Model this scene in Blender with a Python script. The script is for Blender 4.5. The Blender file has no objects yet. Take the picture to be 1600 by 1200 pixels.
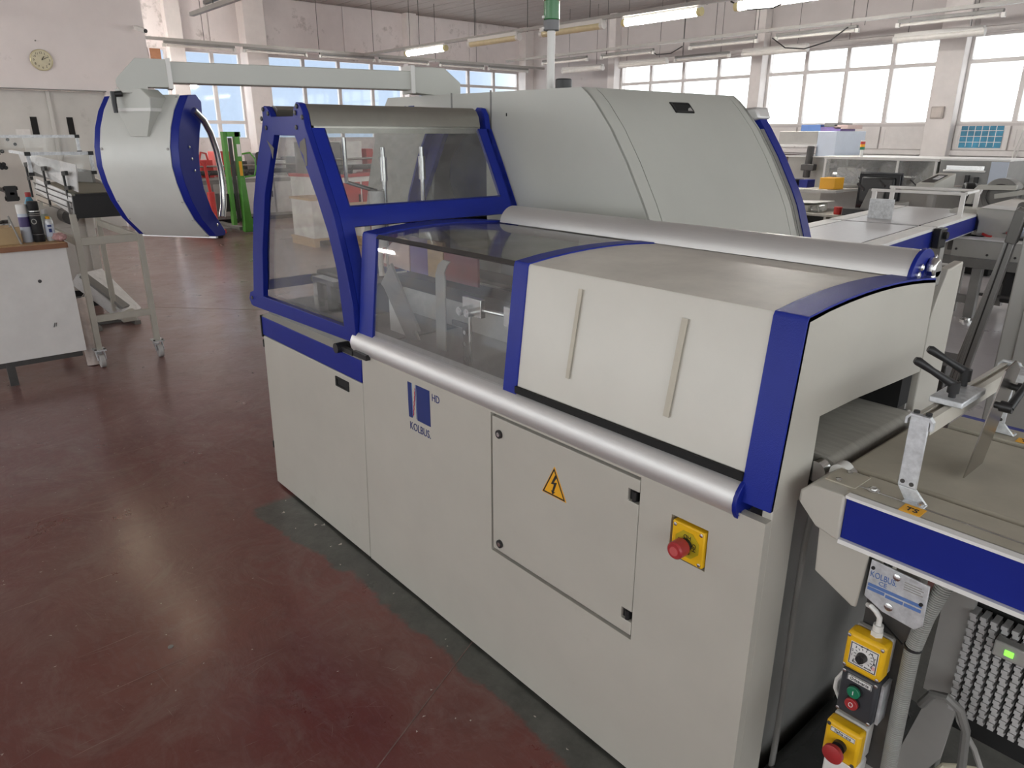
import bpy, bmesh, math, random
from mathutils import Matrix, Vector
from mathutils.geometry import tessellate_polygon

random.seed(7)
scene = bpy.context.scene
COL = scene.collection

# ------------------------------------------------------------------ camera
cam_d = bpy.data.cameras.new("camera")
cam = bpy.data.objects.new("camera", cam_d)
COL.objects.link(cam)
cam.location = (3.2138, -1.2345, 1.65)
cam.rotation_euler = (math.radians(90 - 19.1834), 0, math.radians(49.1765))
cam_d.sensor_width = 36
cam_d.lens = 36 * 1118.85 / 1600
cam_d.clip_start = 0.05
cam_d.clip_end = 300
scene.camera = cam

# ------------------------------------------------------------------ sky
world = bpy.data.worlds.new("sky")
scene.world = world
world.use_nodes = True
wn, wl = world.node_tree.nodes, world.node_tree.links
wn.clear()
w_out = wn.new("ShaderNodeOutputWorld")
w_bg = wn.new("ShaderNodeBackground")
w_geo = wn.new("ShaderNodeTexCoord")
w_sep = wn.new("ShaderNodeSeparateXYZ")
w_map = wn.new("ShaderNodeMapRange")          # thin bright overcast, with a clear blue part beyond the end wall
w_map.interpolation_type = 'SMOOTHSTEP'
w_map.inputs[1].default_value = -0.80
w_map.inputs[2].default_value = -0.62
w_mix = wn.new("ShaderNodeMix")
w_mix.data_type = 'RGBA'
SKY_BLUE = (0.52, 0.65, 0.85, 1)
SKY_WHITE = (2.9, 2.95, 3.0, 1)
w_mix.inputs[6].default_value = SKY_BLUE
w_mix.inputs[7].default_value = SKY_WHITE
wl.new(w_geo.outputs["Generated"], w_sep.inputs[0])
wl.new(w_sep.outputs[0], w_map.inputs[0])
wl.new(w_map.outputs[0], w_mix.inputs[0])
wl.new(w_mix.outputs[2], w_bg.inputs[0])
w_bg.inputs[1].default_value = 1.0
wl.new(w_bg.outputs[0], w_out.inputs[0])

scene.view_settings.view_transform = 'Standard'
scene.view_settings.look = 'None'
scene.view_settings.exposure = 0.36
scene.view_settings.gamma = 1.0
scene.view_settings.use_curve_mapping = False
scene.cycles.use_denoising = True
scene.cycles.max_bounces = 10
scene.cycles.transparent_max_bounces = 24
scene.cycles.sample_clamp_indirect = 6.0
scene.cycles.caustics_reflective = False
scene.cycles.caustics_refractive = False


def area_light(name, loc, rot, sx, sy, power, col=(1, 1, 1), portal=False):
    d = bpy.data.lights.new(name, 'AREA')
    d.shape = 'RECTANGLE'
    d.size, d.size_y, d.energy, d.color = sx, sy, power, col
    if portal:
        d.cycles.is_portal = True
    o = bpy.data.objects.new(name, d)
    COL.objects.link(o)
    o.location = loc
    o.rotation_euler = rot
    return o


PI = math.pi
# window openings let the sky in (portals sit in the openings, facing the hall)
area_light("portal_far_windows", (-3.0, 16.15, 2.7), (-PI / 2, 0, 0), 17.0, 1.8, 1, portal=True)
area_light("portal_end_windows", (-16.15, 10.0, 2.6), (0, -PI / 2, 0), 2.1, 11.5, 1, portal=True)
area_light("portal_near_windows", (-2.2, -8.15, 2.45), (PI / 2, 0, 0), 24.0, 3.2, 1, portal=True)
area_light("portal_added_windows", (7.75, 3.0, 2.3), (0, PI / 2, 0), 2.8, 20.0, 1, portal=True)

# ------------------------------------------------------------------ materials
MATS = {}


def mk(name, col, rough=0.5, metal=0.0, var=0.10, scale=6.0, bump=0.0, bscale=60.0, coat=0.0, spec=0.5,
       col2=None, stretch=None, emit=None, alpha=None, dirt=None):
    m = bpy.data.materials.new(name)
    m.use_nodes = True
    n, l = m.node_tree.nodes, m.node_tree.links
    b = n["Principled BSDF"]
    c = Vector(col)
    tc = n.new("ShaderNodeTexCoord")
    src = tc.outputs["Object"]
    if stretch:
        mp = n.new("ShaderNodeMapping")
        mp.inputs["Scale"].default_value = stretch
        l.new(src, mp.inputs[0])
        src = mp.outputs[0]
    nz = n.new("ShaderNodeTexNoise")
    nz.inputs["Scale"].default_value = scale
    nz.inputs["Detail"].default_value = 6
    nz.inputs["Roughness"].default_value = 0.62
    l.new(src, nz.inputs["Vector"])
    rp = n.new("ShaderNodeValToRGB")
    a = col2 if col2 else tuple(c * (1 - var))
    z = col if col2 else tuple(min(1, v) for v in c * (1 + var * 0.6))
    rp.color_ramp.elements[0].color = (*a, 1)
    rp.color_ramp.elements[1].color = (*z, 1)
    rp.color_ramp.elements[0].position = 0.33
    rp.color_ramp.elements[1].position = 0.66
    l.new(nz.outputs[0], rp.inputs[0])
    out = rp.outputs[0]
    if dirt:                                   # (colour, scale, threshold, amount): specks and smudges
        nz2 = n.new("ShaderNodeTexNoise")
        nz2.inputs["Scale"].default_value = dirt[1]
        nz2.inputs["Detail"].default_value = 8
        nz2.inputs["Roughness"].default_value = 0.7
        l.new(src, nz2.inputs["Vector"])
        mr = n.new("ShaderNodeMapRange")
        mr.inputs[1].default_value = dirt[2]
        mr.inputs[2].default_value = dirt[2] + 0.12
        mr.inputs[4].default_value = dirt[3]
        l.new(nz2.outputs[0], mr.inputs[0])
        mx = n.new("ShaderNodeMix")
        mx.data_type = 'RGBA'
        mx.inputs[7].default_value = (*dirt[0], 1)
        l.new(mr.outputs[0], mx.inputs[0])
        l.new(out, mx.inputs[6])
        out = mx.outputs[2]
    l.new(out, b.inputs["Base Color"])
    b.inputs["Roughness"].default_value = rough
    b.inputs["Metallic"].default_value = metal
    b.inputs["Specular IOR Level"].default_value = spec
    if coat:
        b.inputs["Coat Weight"].default_value = coat
        b.inputs["Coat Roughness"].default_value = 0.15
    if emit:
        b.inputs["Emission Color"].default_value = (*emit[0], 1)
        b.inputs["Emission Strength"].default_value = emit[1]
    if bump:
        nb = n.new("ShaderNodeTexNoise")
        nb.inputs["Scale"].default_value = bscale
        nb.inputs["Detail"].default_value = 3
        l.new(src, nb.inputs["Vector"])
        bp = n.new("ShaderNodeBump")
        bp.inputs["Strength"].default_value = bump
        bp.inputs["Distance"].default_value = 0.002
        l.new(nb.outputs[0], bp.inputs["Height"])
        l.new(bp.outputs[0], b.inputs["Normal"])
    MATS[name] = m
    return m


def mk_clear(name, tint, dirt_col, dirt_amt, gloss=0.10, rough=0.04, scale=5.0):
    """clear sheet: transparent with a mirror share and a thin dusty film"""
    m = bpy.data.materials.new(name)
    m.use_nodes = True
    n, l = m.node_tree.nodes, m.node_tree.links
    n.clear()
    out = n.new("ShaderNodeOutputMaterial")
    tr = n.new("ShaderNodeBsdfTransparent")
    tr.inputs[0].default_value = (*tint, 1)
    gl = n.new("ShaderNodeBsdfGlossy")
    gl.inputs["Roughness"].default_value = rough
    lw = n.new("ShaderNodeLayerWeight")
    lw.inputs[0].default_value = 0.5
    pw = n.new("ShaderNodeMath")
    pw.operation = 'POWER'
    pw.inputs[1].default_value = 5.0
    l.new(lw.outputs["Facing"], pw.inputs[0])
    fr = n.new("ShaderNodeMath")
    fr.operation = 'MULTIPLY_ADD'
    fr.inputs[1].default_value = 0.7
    fr.inputs[2].default_value = gloss * 0.4
    l.new(pw.outputs[0], fr.inputs[0])
    df = n.new("ShaderNodeBsdfDiffuse")
    df.inputs[0].default_value = (*dirt_col, 1)
    m1 = n.new("ShaderNodeMixShader")
    m2 = n.new("ShaderNodeMixShader")
    tc = n.new("ShaderNodeTexCoord")
    nz = n.new("ShaderNodeTexNoise")
    nz.inputs["Scale"].default_value = scale
    nz.inputs["Detail"].default_value = 9
    nz.inputs["Roughness"].default_value = 0.7
    nz.inputs["Distortion"].default_value = 1.2
    l.new(tc.outputs["Object"], nz.inputs["Vector"])
    mr = n.new("ShaderNodeMapRange")
    mr.inputs[1].default_value = 0.35
    mr.inputs[2].default_value = 0.75
    mr.inputs[3].default_value = dirt_amt * 0.25
    mr.inputs[4].default_value = dirt_amt
    l.new(nz.outputs[0], mr.inputs[0])
    tl = n.new("ShaderNodeBsdfTranslucent")
    tl.inputs[0].default_value = (*dirt_col, 1)
    ms = n.new("ShaderNodeMixShader")
    l.new(df.outputs[0], ms.inputs[1])
    l.new(tl.outputs[0], ms.inputs[2])
    l.new(mr.outputs[0], m1.inputs[0])
    l.new(tr.outputs[0], m1.inputs[1])
    l.new(ms.outputs[0], m1.inputs[2])
    l.new(fr.outputs[0], m2.inputs[0])
    l.new(m1.outputs[0], m2.inputs[1])
    l.new(gl.outputs[0], m2.inputs[2])
    l.new(m2.outputs[0], out.inputs[0])
    MATS[name] = m
    return m


beige = mk("cream_paint", (0.49, 0.468, 0.415), 0.38, var=0.045, scale=3.0, bump=0.05, bscale=260, dirt=((0.36, 0.33, 0.27), 4.0, 0.62, 0.35))
beige_hood = mk("grey_green_paint", (0.485, 0.488, 0.447), 0.36, var=0.04, scale=2.5, bump=0.05, bscale=260, dirt=((0.35, 0.34, 0.30), 5.0, 0.66, 0.3))
beige_lit = mk("cream_paint_lit", (0.66, 0.64, 0.58), 0.36, var=0.045, scale=3.0, bump=0.05, bscale=260, dirt=((0.42, 0.39, 0.33), 4.0, 0.62, 0.35))  # lighter copy of the cream paint: the cover's brighter light is in the colour
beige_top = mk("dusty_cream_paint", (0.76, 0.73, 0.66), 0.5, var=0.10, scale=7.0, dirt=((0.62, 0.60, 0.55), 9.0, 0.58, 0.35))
blue = mk("ultramarine_paint", (0.008, 0.022, 0.27), 0.42, spec=0.3, var=0.10, scale=5, bump=0.25, bscale=420, dirt=((0.10, 0.11, 0.26), 30.0, 0.70, 0.6))
blue_smooth = mk("ultramarine_sheet", (0.007, 0.018, 0.225), 0.40, spec=0.3, var=0.08, scale=4, dirt=((0.18, 0.2, 0.36), 45.0, 0.72, 0.6))
alu = mk("brushed_aluminium", (0.74, 0.73, 0.72), 0.50, metal=0.7, var=0.05, scale=30, stretch=(0.6, 40, 40))
alu_bronze = mk("dull_anodised_cover", (0.36, 0.35, 0.31), 0.38, metal=0.75, var=0.06, scale=12)
steel = mk("bright_steel", (0.70, 0.70, 0.69), 0.25, metal=1.0, var=0.06, scale=20)
zinc = mk("zinc_plate", (0.66, 0.68, 0.70), 0.45, metal=0.6, var=0.22, scale=55, bump=0.1, bscale=90)
stainless = mk("stainless_sheet", (0.48, 0.45, 0.42), 0.22, metal=1.0, var=0.06, scale=9)
grey_metal = mk("grey_painted_metal", (0.36, 0.35, 0.33), 0.45, var=0.08)
mid_grey = mk("mid_grey_metal", (0.20, 0.195, 0.185), 0.42, var=0.12)
dark_metal = mk("dark_metal", (0.055, 0.052, 0.050), 0.40, var=0.25, scale=12)
gap_black = mk("dark_gap", (0.006, 0.006, 0.006), 0.8)
rubber = mk("black_plastic", (0.016, 0.016, 0.017), 0.42, var=0.2)
bin_black = mk("glossy_black_sheet", (0.035, 0.037, 0.036), 0.27, var=0.3, scale=9, dirt=((0.10, 0.10, 0.10), 25, 0.62, 0.5))
belt_mat = mk("dusty_belt", (0.30, 0.285, 0.25), 0.72, var=0.14, scale=9, stretch=(1, 6, 1), dirt=((0.17, 0.155, 0.13), 3.0, 0.58, 0.6))
belt_tan = mk("tan_belt", (0.42, 0.385, 0.31), 0.66, var=0.10, scale=8, dirt=((0.22, 0.2, 0.16), 4.0, 0.6, 0.5))
belt_light = mk("pale_belt", (0.55, 0.54, 0.55), 0.32, var=0.12, scale=18, stretch=(1, 8, 1))
yellow = mk("signal_yellow", (0.80, 0.46, 0.010), 0.42, var=0.05)
orange_yellow = mk("warning_yellow", (0.85, 0.42, 0.02), 0.5, var=0.03)
red_knob = mk("red_plastic", (0.36, 0.030, 0.032), 0.35, var=0.1)
red_paint = mk("red_paint", (0.50, 0.035, 0.03), 0.45, var=0.1)
green_paint = mk("green_paint", (0.085, 0.31, 0.045), 0.42, var=0.1)
green_knob = mk("green_plastic", (0.01, 0.17, 0.085), 0.35)
white = mk("white_paint", (0.80, 0.79, 0.77), 0.5, var=0.05)
white_plastic = mk("white_plastic", (0.70, 0.69, 0.66), 0.4, var=0.04)
white_dirty = mk("scuffed_white_sheet", (0.66, 0.65, 0.64), 0.4, var=0.12, scale=14, dirt=((0.25, 0.24, 0.23), 22, 0.58, 0.6))
ink = mk("black_ink", (0.012, 0.012, 0.014), 0.6)
ink_blue = mk("blue_ink", (0.012, 0.028, 0.16), 0.5)
ink_label = mk("label_blue", (0.10, 0.19, 0.45), 0.5)
ink_red = mk("red_ink", (0.45, 0.03, 0.08), 0.5)
ink_olive = mk("olive_plate", (0.48, 0.36, 0.012), 0.5)
wood = mk("light_wood", (0.55, 0.37, 0.20), 0.55, var=0.2, scale=5, stretch=(1, 9, 9))
wood_edge = mk("brown_edge", (0.27, 0.125, 0.065), 0.5, var=0.15, scale=6)
plaster = mk("pinkish_plaster", (0.58, 0.545, 0.535), 0.85, var=0.06, scale=1.1, bump=0.1, bscale=20, dirt=((0.30, 0.27, 0.25), 2.2, 0.63, 0.5))  # darkened copy: the far wall's weaker light is put into the colour
plaster_mould_lit = mk("stained_plaster_lit", (0.80, 0.75, 0.74), 0.85, var=0.07, scale=1.3, dirt=((0.24, 0.21, 0.19), 1.6, 0.56, 0.7))  # real stains on a lightened copy: end wall's light put into the colour
frame_white = mk("window_frame_paint", (0.70, 0.67, 0.655), 0.5, var=0.06)
door_grey = mk("grey_door_panel", (0.60, 0.595, 0.565), 0.6, var=0.06, scale=2, dirt=((0.30, 0.29, 0.27), 3.0, 0.62, 0.35))
concrete_col = mk("painted_column", (0.76, 0.72, 0.70), 0.8, var=0.06, scale=3)
ceil_mat = mk("ceiling_board", (0.34, 0.31, 0.29), 0.85, var=0.14, scale=5, stretch=(0.4, 6, 1))
tube_lit = mk("lit_tube", (1, 1, 1), 0.5, emit=((1.0, 0.965, 0.91), 125.0))
tube_old = mk("dim_lit_tube", (1, 1, 1), 0.5, emit=((1.0, 0.86, 0.60), 6.0))
tube_off = mk("unlit_tube", (0.74, 0.72, 0.68), 0.3)
tube_yellow = mk("yellowed_cover", (0.62, 0.54, 0.33), 0.35)
dark_window = mk("dark_screen", (0.010, 0.011, 0.014), 0.15)
blue_liquid = mk("blue_bottle", (0.06, 0.22, 0.33), 0.15, var=0.2)
purple = mk("purple_label", (0.07, 0.05, 0.17), 0.4)
paper = mk("paper", (0.78, 0.77, 0.75), 0.8)
pink_rag = mk("pink_rag", (0.55, 0.33, 0.33), 0.9, var=0.3, scale=30)
foil = mk("wrapped_film", (0.50, 0.42, 0.38), 0.3, var=0.2, scale=20, bump=0.6, bscale=30)
light_blue = mk("pale_blue_panel", (0.56, 0.62, 0.72), 0.4, var=0.04)
poster_blue = mk("blue_print", (0.03, 0.24, 0.40), 0.5, var=0.5, scale=3)
interior_tan = mk("worn_tan_sheet", (0.60, 0.48, 0.31), 0.5, var=0.25, scale=10)  # worn tan, lightened so the inside of the hood looks lit
interior_blue = mk("blue_drum", (0.04, 0.05, 0.14), 0.4, var=0.3, scale=10)
carmine = mk("carmine_reflection", (0.25, 0.045, 0.055), 0.5, var=0.15)
pale_pink = mk("pale_pink_board", (0.66, 0.50, 0.46), 0.6)
violet = mk("violet_piece", (0.20, 0.14, 0.34), 0.5)
plexi = mk_clear("dusty_plexiglass", (0.975, 0.98, 0.975), (0.78, 0.77, 0.76), 0.18, scale=5.0)
plexi_top = mk_clear("dusty_plexiglass_top", (0.96, 0.96, 0.94), (0.60, 0.57, 0.50), 0.34, scale=7.0)
plexi_far = mk_clear("cloudy_acrylic", (0.96, 0.97, 0.97), (0.85, 0.85, 0.85), 0.45)
glass_far = mk_clear("window_glass", (0.97, 0.98, 0.98), (0.7, 0.7, 0.7), 0.04)


def floor_material():
    m = bpy.data.materials.new("red_floor_paint")
    m.use_nodes = True
    n, l = m.node_tree.nodes, m.node_tree.links
    b = n["Principled BSDF"]
    tc = n.new("ShaderNodeTexCoord")
    co = tc.outputs["Object"]

    def noise(scale, detail=6, rough=0.6, dist=0.0, vec=co):
        t = n.new("ShaderNodeTexNoise")
        t.inputs["Scale"].default_value = scale
        t.inputs["Detail"].default_value = detail
        t.inputs["Roughness"].default_value = rough
        t.inputs["Distortion"].default_value = dist
        l.new(vec, t.inputs["Vector"])
        return t.outputs[0]

    def rng(v, a, z, o0=0.0, o1=1.0, clamp=True):
        t = n.new("ShaderNodeMapRange")
        t.clamp = clamp
        for i, x in enumerate((a, z, o0, o1)):
            t.inputs[i + 1].default_value = x
        l.new(v, t.inputs[0])
        return t.outputs[0]

    def mth(op, a, c):
        t = n.new("ShaderNodeMath")
        t.operation = op
        for i, x in enumerate((a, c)):
            if isinstance(x, (int, float)):
                t.inputs[i].default_value = x
            else:
                l.new(x, t.inputs[i])
        return t.outputs[0]

    def mix(fac, a, c):
        t = n.new("ShaderNodeMix")
        t.data_type = 'RGBA'
        if isinstance(fac, (int, float)):
            t.inputs[0].default_value = fac
        else:
            l.new(fac, t.inputs[0])
        for i, x in ((6, a), (7, c)):
            if isinstance(x, tuple):
                t.inputs[i].default_value = (*x, 1)
            else:
                l.new(x, t.inputs[i])
        return t.outputs[2]

    red = mix(rng(noise(1.3, 7), 0.35, 0.68), (0.118, 0.023, 0.019), (0.158, 0.036, 0.029))
    red = mix(rng(noise(3.5, 9, 0.72, 1.5), 0.50, 0.66, 0, 0.55), red, (0.185, 0.110, 0.095))       # scuffed, dusty
    red = mix(rng(noise(0.55, 5), 0.50, 0.70, 0, 0.5), red, (0.17, 0.105, 0.085))
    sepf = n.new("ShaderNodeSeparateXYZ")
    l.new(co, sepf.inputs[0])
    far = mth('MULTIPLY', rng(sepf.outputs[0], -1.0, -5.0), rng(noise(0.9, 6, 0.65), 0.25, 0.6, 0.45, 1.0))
    red = mix(mth('MULTIPLY', far, 0.85), red, (0.31, 0.225, 0.205))                                    # walked-off dusty far aisle, with window reflection painted in
    red = mix(rng(noise(60, 4, 0.8), 0.70, 0.76, 0, 0.7), red, (0.42, 0.36, 0.33))                   # specks
    mpf = n.new("ShaderNodeMapping")
    mpf.inputs["Rotation"].default_value = (0, 0, -0.7)
    mpf.inputs["Scale"].default_value = (1.0, 3.2, 1)
    l.new(co, mpf.inputs[0])
    red = mix(rng(noise(6.0, 10, 0.78, 1.8, mpf.outputs[0]), 0.48, 0.66, 0, 0.42), red, (0.185, 0.105, 0.095))   # wiped streaks
    red = mix(rng(noise(4.2, 10, 0.75, 2.2), 0.52, 0.70, 0, 0.7), red, (0.100, 0.020, 0.017))               # fresher red paint
    # scratches: stretched noise in two directions
    for ang, sc in ((0.5, 26.0), (1.9, 22.0)):
        mp = n.new("ShaderNodeMapping")
        mp.inputs["Rotation"].default_value = (0, 0, ang)
        mp.inputs["Scale"].default_value = (0.5, 9.0, 1)
        l.new(co, mp.inputs[0])
        red = mix(rng(noise(sc / 6, 6, 0.7, 0.6, mp.outputs[0]), 0.70, 0.74, 0, 0.45), red, (0.34, 0.25, 0.22))
    sep = n.new("ShaderNodeSeparateXYZ")
    l.new(co, sep.inputs[0])
    X, Y = sep.outputs[0], sep.outputs[1]
    # bare concrete strip along the machine front, ragged edge
    wob = rng(noise(5.0, 6, 0.65), 0.2, 0.8, -0.05, 0.05)
    strip = mth('MULTIPLY', rng(mth('ADD', mth('ADD', Y, wob), rng(X, 0.3, 1.1, 0.10, 0.0)), -0.125, -0.105), rng(mth('ADD', X, wob), 0.16, 0.20))
    strip = mth('MULTIPLY', strip, rng(X, 5.0, 5.2, 1, 0))
    strip = mth('MULTIPLY', strip, rng(Y, 1.4, 1.5, 1, 0))
    conc = mix(rng(noise(9, 8, 0.7), 0.35, 0.65), (0.042, 0.043, 0.038), (0.088, 0.088, 0.078))
    col = mix(strip, red, conc)
    # paler bare floor behind the machine, whitened to paint in the window reflection
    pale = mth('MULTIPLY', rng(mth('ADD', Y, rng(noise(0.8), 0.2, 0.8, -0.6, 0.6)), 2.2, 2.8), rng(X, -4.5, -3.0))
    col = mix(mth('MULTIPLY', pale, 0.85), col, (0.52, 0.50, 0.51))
    l.new(col, b.inputs["Base Color"])
    l.new(rng(noise(2.2, 7, 0.7), 0.3, 0.75, 0.24, 0.46), b.inputs["Roughness"])
    b.inputs["Specular IOR Level"].default_value = 0.5
    b.inputs["Coat Weight"].default_value = 0.6
    b.inputs["Coat Roughness"].default_value = 0.20
    bp = n.new("ShaderNodeBump")
    bp.inputs["Strength"].default_value = 0.5
    bp.inputs["Distance"].default_value = 0.012
    l.new(noise(3.6, 6, 0.6, 0.8), bp.inputs["Height"])
    l.new(bp.outputs[0], b.inputs["Normal"])
    return m


# ------------------------------------------------------------------ mesh helpers
class MB:
    def __init__(s):
        s.bm = bmesh.new()
        s.pieces = []          # small fasteners that each become an object of their own

    def _add(s, vs, fs):
        v = [s.bm.verts.new(p) for p in vs]
        for f in fs:
            try:
                s.bm.faces.new([v[i] for i in f])
            except ValueError:
                pass
        return s

    def box(s, x0, x1, y0, y1, z0, z1):
        return s._add([(x0, y0, z0), (x1, y0, z0), (x1, y1, z0), (x0, y1, z0), (x0, y0, z1), (x1, y0, z1), (x1, y1, z1), (x0, y1, z1)],
                      [(0, 3, 2, 1), (4, 5, 6, 7), (0, 1, 5, 4), (1, 2, 6, 5), (2, 3, 7, 6), (3, 0, 4, 7)])

    def hexa(s, lo, hi):
        """eight corners: four below (ccw), four above"""
        return s._add(list(lo) + list(hi), [(0, 3, 2, 1), (4, 5, 6, 7), (0, 1, 5, 4), (1, 2, 6, 5), (2, 3, 7, 6), (3, 0, 4, 7)])

    @staticmethod
    def _ax(axis, p, t):
        if axis == 'x':
            return (t, p[0], p[1])
        if axis == 'y':
            return (p[0], t, p[1])
        return (p[0], p[1], t)

    def prism(s, pts, axis, a, b, holes=()):
        """polygon (may have holes) extruded along an axis"""
        loops = [list(pts)] + [list(h) for h in holes]
        flat = [p for lp in loops for p in lp]
        tris = tessellate_polygon([[Vector((p[0], p[1], 0)) for p in lp] for lp in loops])
        va = [s.bm.verts.new(s._ax(axis, p, a)) for p in flat]
        vb = [s.bm.verts.new(s._ax(axis, p, b)) for p in flat]
        for t in tris:
            for vv, o in ((va, 1), (vb, -1)):
                try:
                    s.bm.faces.new([vv[i] for i in (t if o == 1 else t[::-1])])
                except ValueError:
                    pass
        k = 0
        for lp in loops:
            m = len(lp)
            for i in range(m):
                j = (i + 1) % m
                try:
                    s.bm.faces.new([va[k + i], va[k + j], vb[k + j], vb[k + i]])
                except ValueError:
                    pass
            k += m
        return s

    def sheet(s, prof, axis, a, b, t=0.004, side=1):
        """open profile given thickness and extruded along an axis"""
        P = [Vector((p[0], p[1])) for p in prof]
        off = []
        for i in range(len(P)):
            d = (P[min(i + 1, len(P) - 1)] - P[max(i - 1, 0)]).normalized()
            off.append(P[i] + Vector((-d.y, d.x)) * t * side)
        return s.prism([tuple(p) for p in P] + [tuple(p) for p in reversed(off)], axis, a, b)

    def tube(s, pts, r, n=8, caps=True, rads=None):
        P = [Vector(p) for p in pts]
        rings = []
        up = None
        for i, p in enumerate(P):
            d = (P[min(i + 1, len(P) - 1)] - P[max(i - 1, 0)]).normalized()
            if up is None:
                up = d.orthogonal().normalized()
            up = (up - d * up.dot(d)).normalized()
            w = d.cross(up)
            rr = rads[i] if rads else r
            rings.append([s.bm.verts.new(p + (up * math.cos(2 * PI * k / n) + w * math.sin(2 * PI * k / n)) * rr) for k in range(n)])
        for i in range(len(rings) - 1):
            for k in range(n):
                s.bm.faces.new([rings[i][k], rings[i][(k + 1) % n], rings[i + 1][(k + 1) % n], rings[i + 1][k]])
        if caps:
            s.bm.faces.new(rings[0][::-1])
            s.bm.faces.new(rings[-1])
        return s

    def cyl(s, p0, p1, r, n=16, r2=None):
        return s.tube([p0, p1], r, n, True, [r, r if r2 is None else r2])

    def lathe(s, prof, c, n=20):
        """profile of (radius, z) turned about the vertical through c"""
        rings = [[s.bm.verts.new((c[0] + r * math.cos(2 * PI * k / n), c[1] + r * math.sin(2 * PI * k / n), c[2] + z)) for k in range(n)] for r, z in prof]
        for i in range(len(rings) - 1):
            for k in range(n):
                s.bm.faces.new([rings[i][k], rings[i][(k + 1) % n], rings[i + 1][(k + 1) % n], rings[i + 1][k]])
        s.bm.faces.new(rings[0][::-1])
        s.bm.faces.new(rings[-1])
        return s

    def bar(s, p0, p1, w, h, up=(0, 0, 1)):
        """rectangular bar between two points"""
        p0, p1, up = Vector(p0), Vector(p1), Vector(up)
        d = (p1 - p0).normalized()
        if abs(d.dot(up)) > 0.99:
            up = Vector((1, 0, 0))
        a = d.cross(up).normalized() * w / 2
        c = a.cross(d).normalized() * h / 2
        return s.hexa([p0 - a - c, p0 + a - c, p1 + a - c, p1 - a - c], [p0 - a + c, p0 + a + c, p1 + a + c, p1 - a + c])

    def holed(s, xb, zb, holes, y0, y1):
        """wall-like plate in XZ with rectangular openings"""
        xs = sorted(set(list(xb) + [h for o in holes for h in o[:2]]))
        zs = sorted(set(list(zb) + [h for o in holes for h in o[2:]]))

        def solid(i, j):
            if i < 0 or j < 0 or i >= len(xs) - 1 or j >= len(zs) - 1:
                return False
            cx, cz = (xs[i] + xs[i + 1]) / 2, (zs[j] + zs[j + 1]) / 2
            return not any(o[0] < cx < o[1] and o[2] < cz < o[3] for o in holes)
        vd = {}

        def V(i, j, k):
            if (i, j, k) not in vd:
                vd[(i, j, k)] = s.bm.verts.new((xs[i], y0 if k == 0 else y1, zs[j]))
            return vd[(i, j, k)]
        for i in range(len(xs) - 1):
            for j in range(len(zs) - 1):
                if not solid(i, j):
                    continue
                s.bm.faces.new([V(i, j, 0), V(i + 1, j, 0), V(i + 1, j + 1, 0), V(i, j + 1, 0)])
                s.bm.faces.new([V(i, j + 1, 1), V(i + 1, j + 1, 1), V(i + 1, j, 1), V(i, j, 1)])
                if not solid(i - 1, j):
                    s.bm.faces.new([V(i, j, 0), V(i, j + 1, 0), V(i, j + 1, 1), V(i, j, 1)])
                if not solid(i + 1, j):
                    s.bm.faces.new([V(i + 1, j, 0), V(i + 1, j, 1), V(i + 1, j + 1, 1), V(i + 1, j + 1, 0)])
                if not solid(i, j - 1):
                    s.bm.faces.new([V(i, j, 0), V(i, j, 1), V(i + 1, j, 1), V(i + 1, j, 0)])
                if not solid(i, j + 1):
                    s.bm.faces.new([V(i, j + 1, 0), V(i + 1, j + 1, 0), V(i + 1, j + 1, 1), V(i, j + 1, 1)])
        return s

    def warp(s, fn):
        for v in s.bm.verts:
            v.co = Vector(fn(*v.co))
        for q in s.pieces:
            q.warp(fn)
        return s

    def mesh(s, name):
        bmesh.ops.recalc_face_normals(s.bm, faces=s.bm.faces)
        me = bpy.data.meshes.new(name)
        s.bm.to_mesh(me)
        s.bm.free()
        return me


WM = {}


def thing(name, label, cat, loc=(0, 0, 0), rz=0.0, group=None):
    o = bpy.data.objects.new(name, None)
    o.empty_display_size = 0.1
    COL.objects.link(o)
    o.location = loc
    o.rotation_euler = (0, 0, rz)
    o["label"], o["category"] = label, cat
    if group:
        o["group"] = group
    WM[o] = Matrix.Translation(Vector(loc)) @ Matrix.Rotation(rz, 4, 'Z')
    return o


def part(name, mb, mat, parent=None, bevel=0.0, smooth=True, label=None, local=False, ang=35):
    if isinstance(mb, MB) and mb.pieces:
        for q in mb.pieces:
            o = part(name, q, mat, parent, bevel, smooth, label, local, ang)
        return o
    me = mb.mesh(name) if isinstance(mb, MB) else mb
    if parent is not None and not local:
        me.transform(WM[parent].inverted())
    if smooth:
        me.shade_smooth()
        me.set_sharp_from_angle(angle=math.radians(ang))
    me.materials.append(mat)
    o = bpy.data.objects.new(name, me)
    COL.objects.link(o)
    if parent is not None:
        o.parent = parent
        WM[o] = WM[parent]
    else:
        WM[o] = Matrix.Identity(4)
    if bevel:
        md = o.modifiers.new("edge", 'BEVEL')
        md.width, md.segments, md.limit_method, md.angle_limit = bevel, 2, 'ANGLE', math.radians(40)
    if label:
        o["label"] = label
    return o


def solo(name, mb, mat, label, cat, group=None, bevel=0.0, ang=35):
    o = part(name, mb, mat, None, bevel, ang=ang)
    o["label"], o["category"] = label, cat
    if group:
        o["group"] = group
    return o


def struct(name, mb, mat, parent=None, bevel=0.0):
    o = part(name, mb, mat, parent, bevel, ang=35)
    if parent is None:
        o["kind"] = "structure"
    return o


def clone(o, parent=None, **kw):
    """copy a thing with its parts and sub-parts (mesh data shared)"""
    c = o.copy()
    COL.objects.link(c)
    c.parent = parent
    for ch in [x for x in bpy.data.objects if x.parent == o]:
        clone(ch, c)
    for k, v in kw.items():
        c[k] = v
    return c


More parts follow.
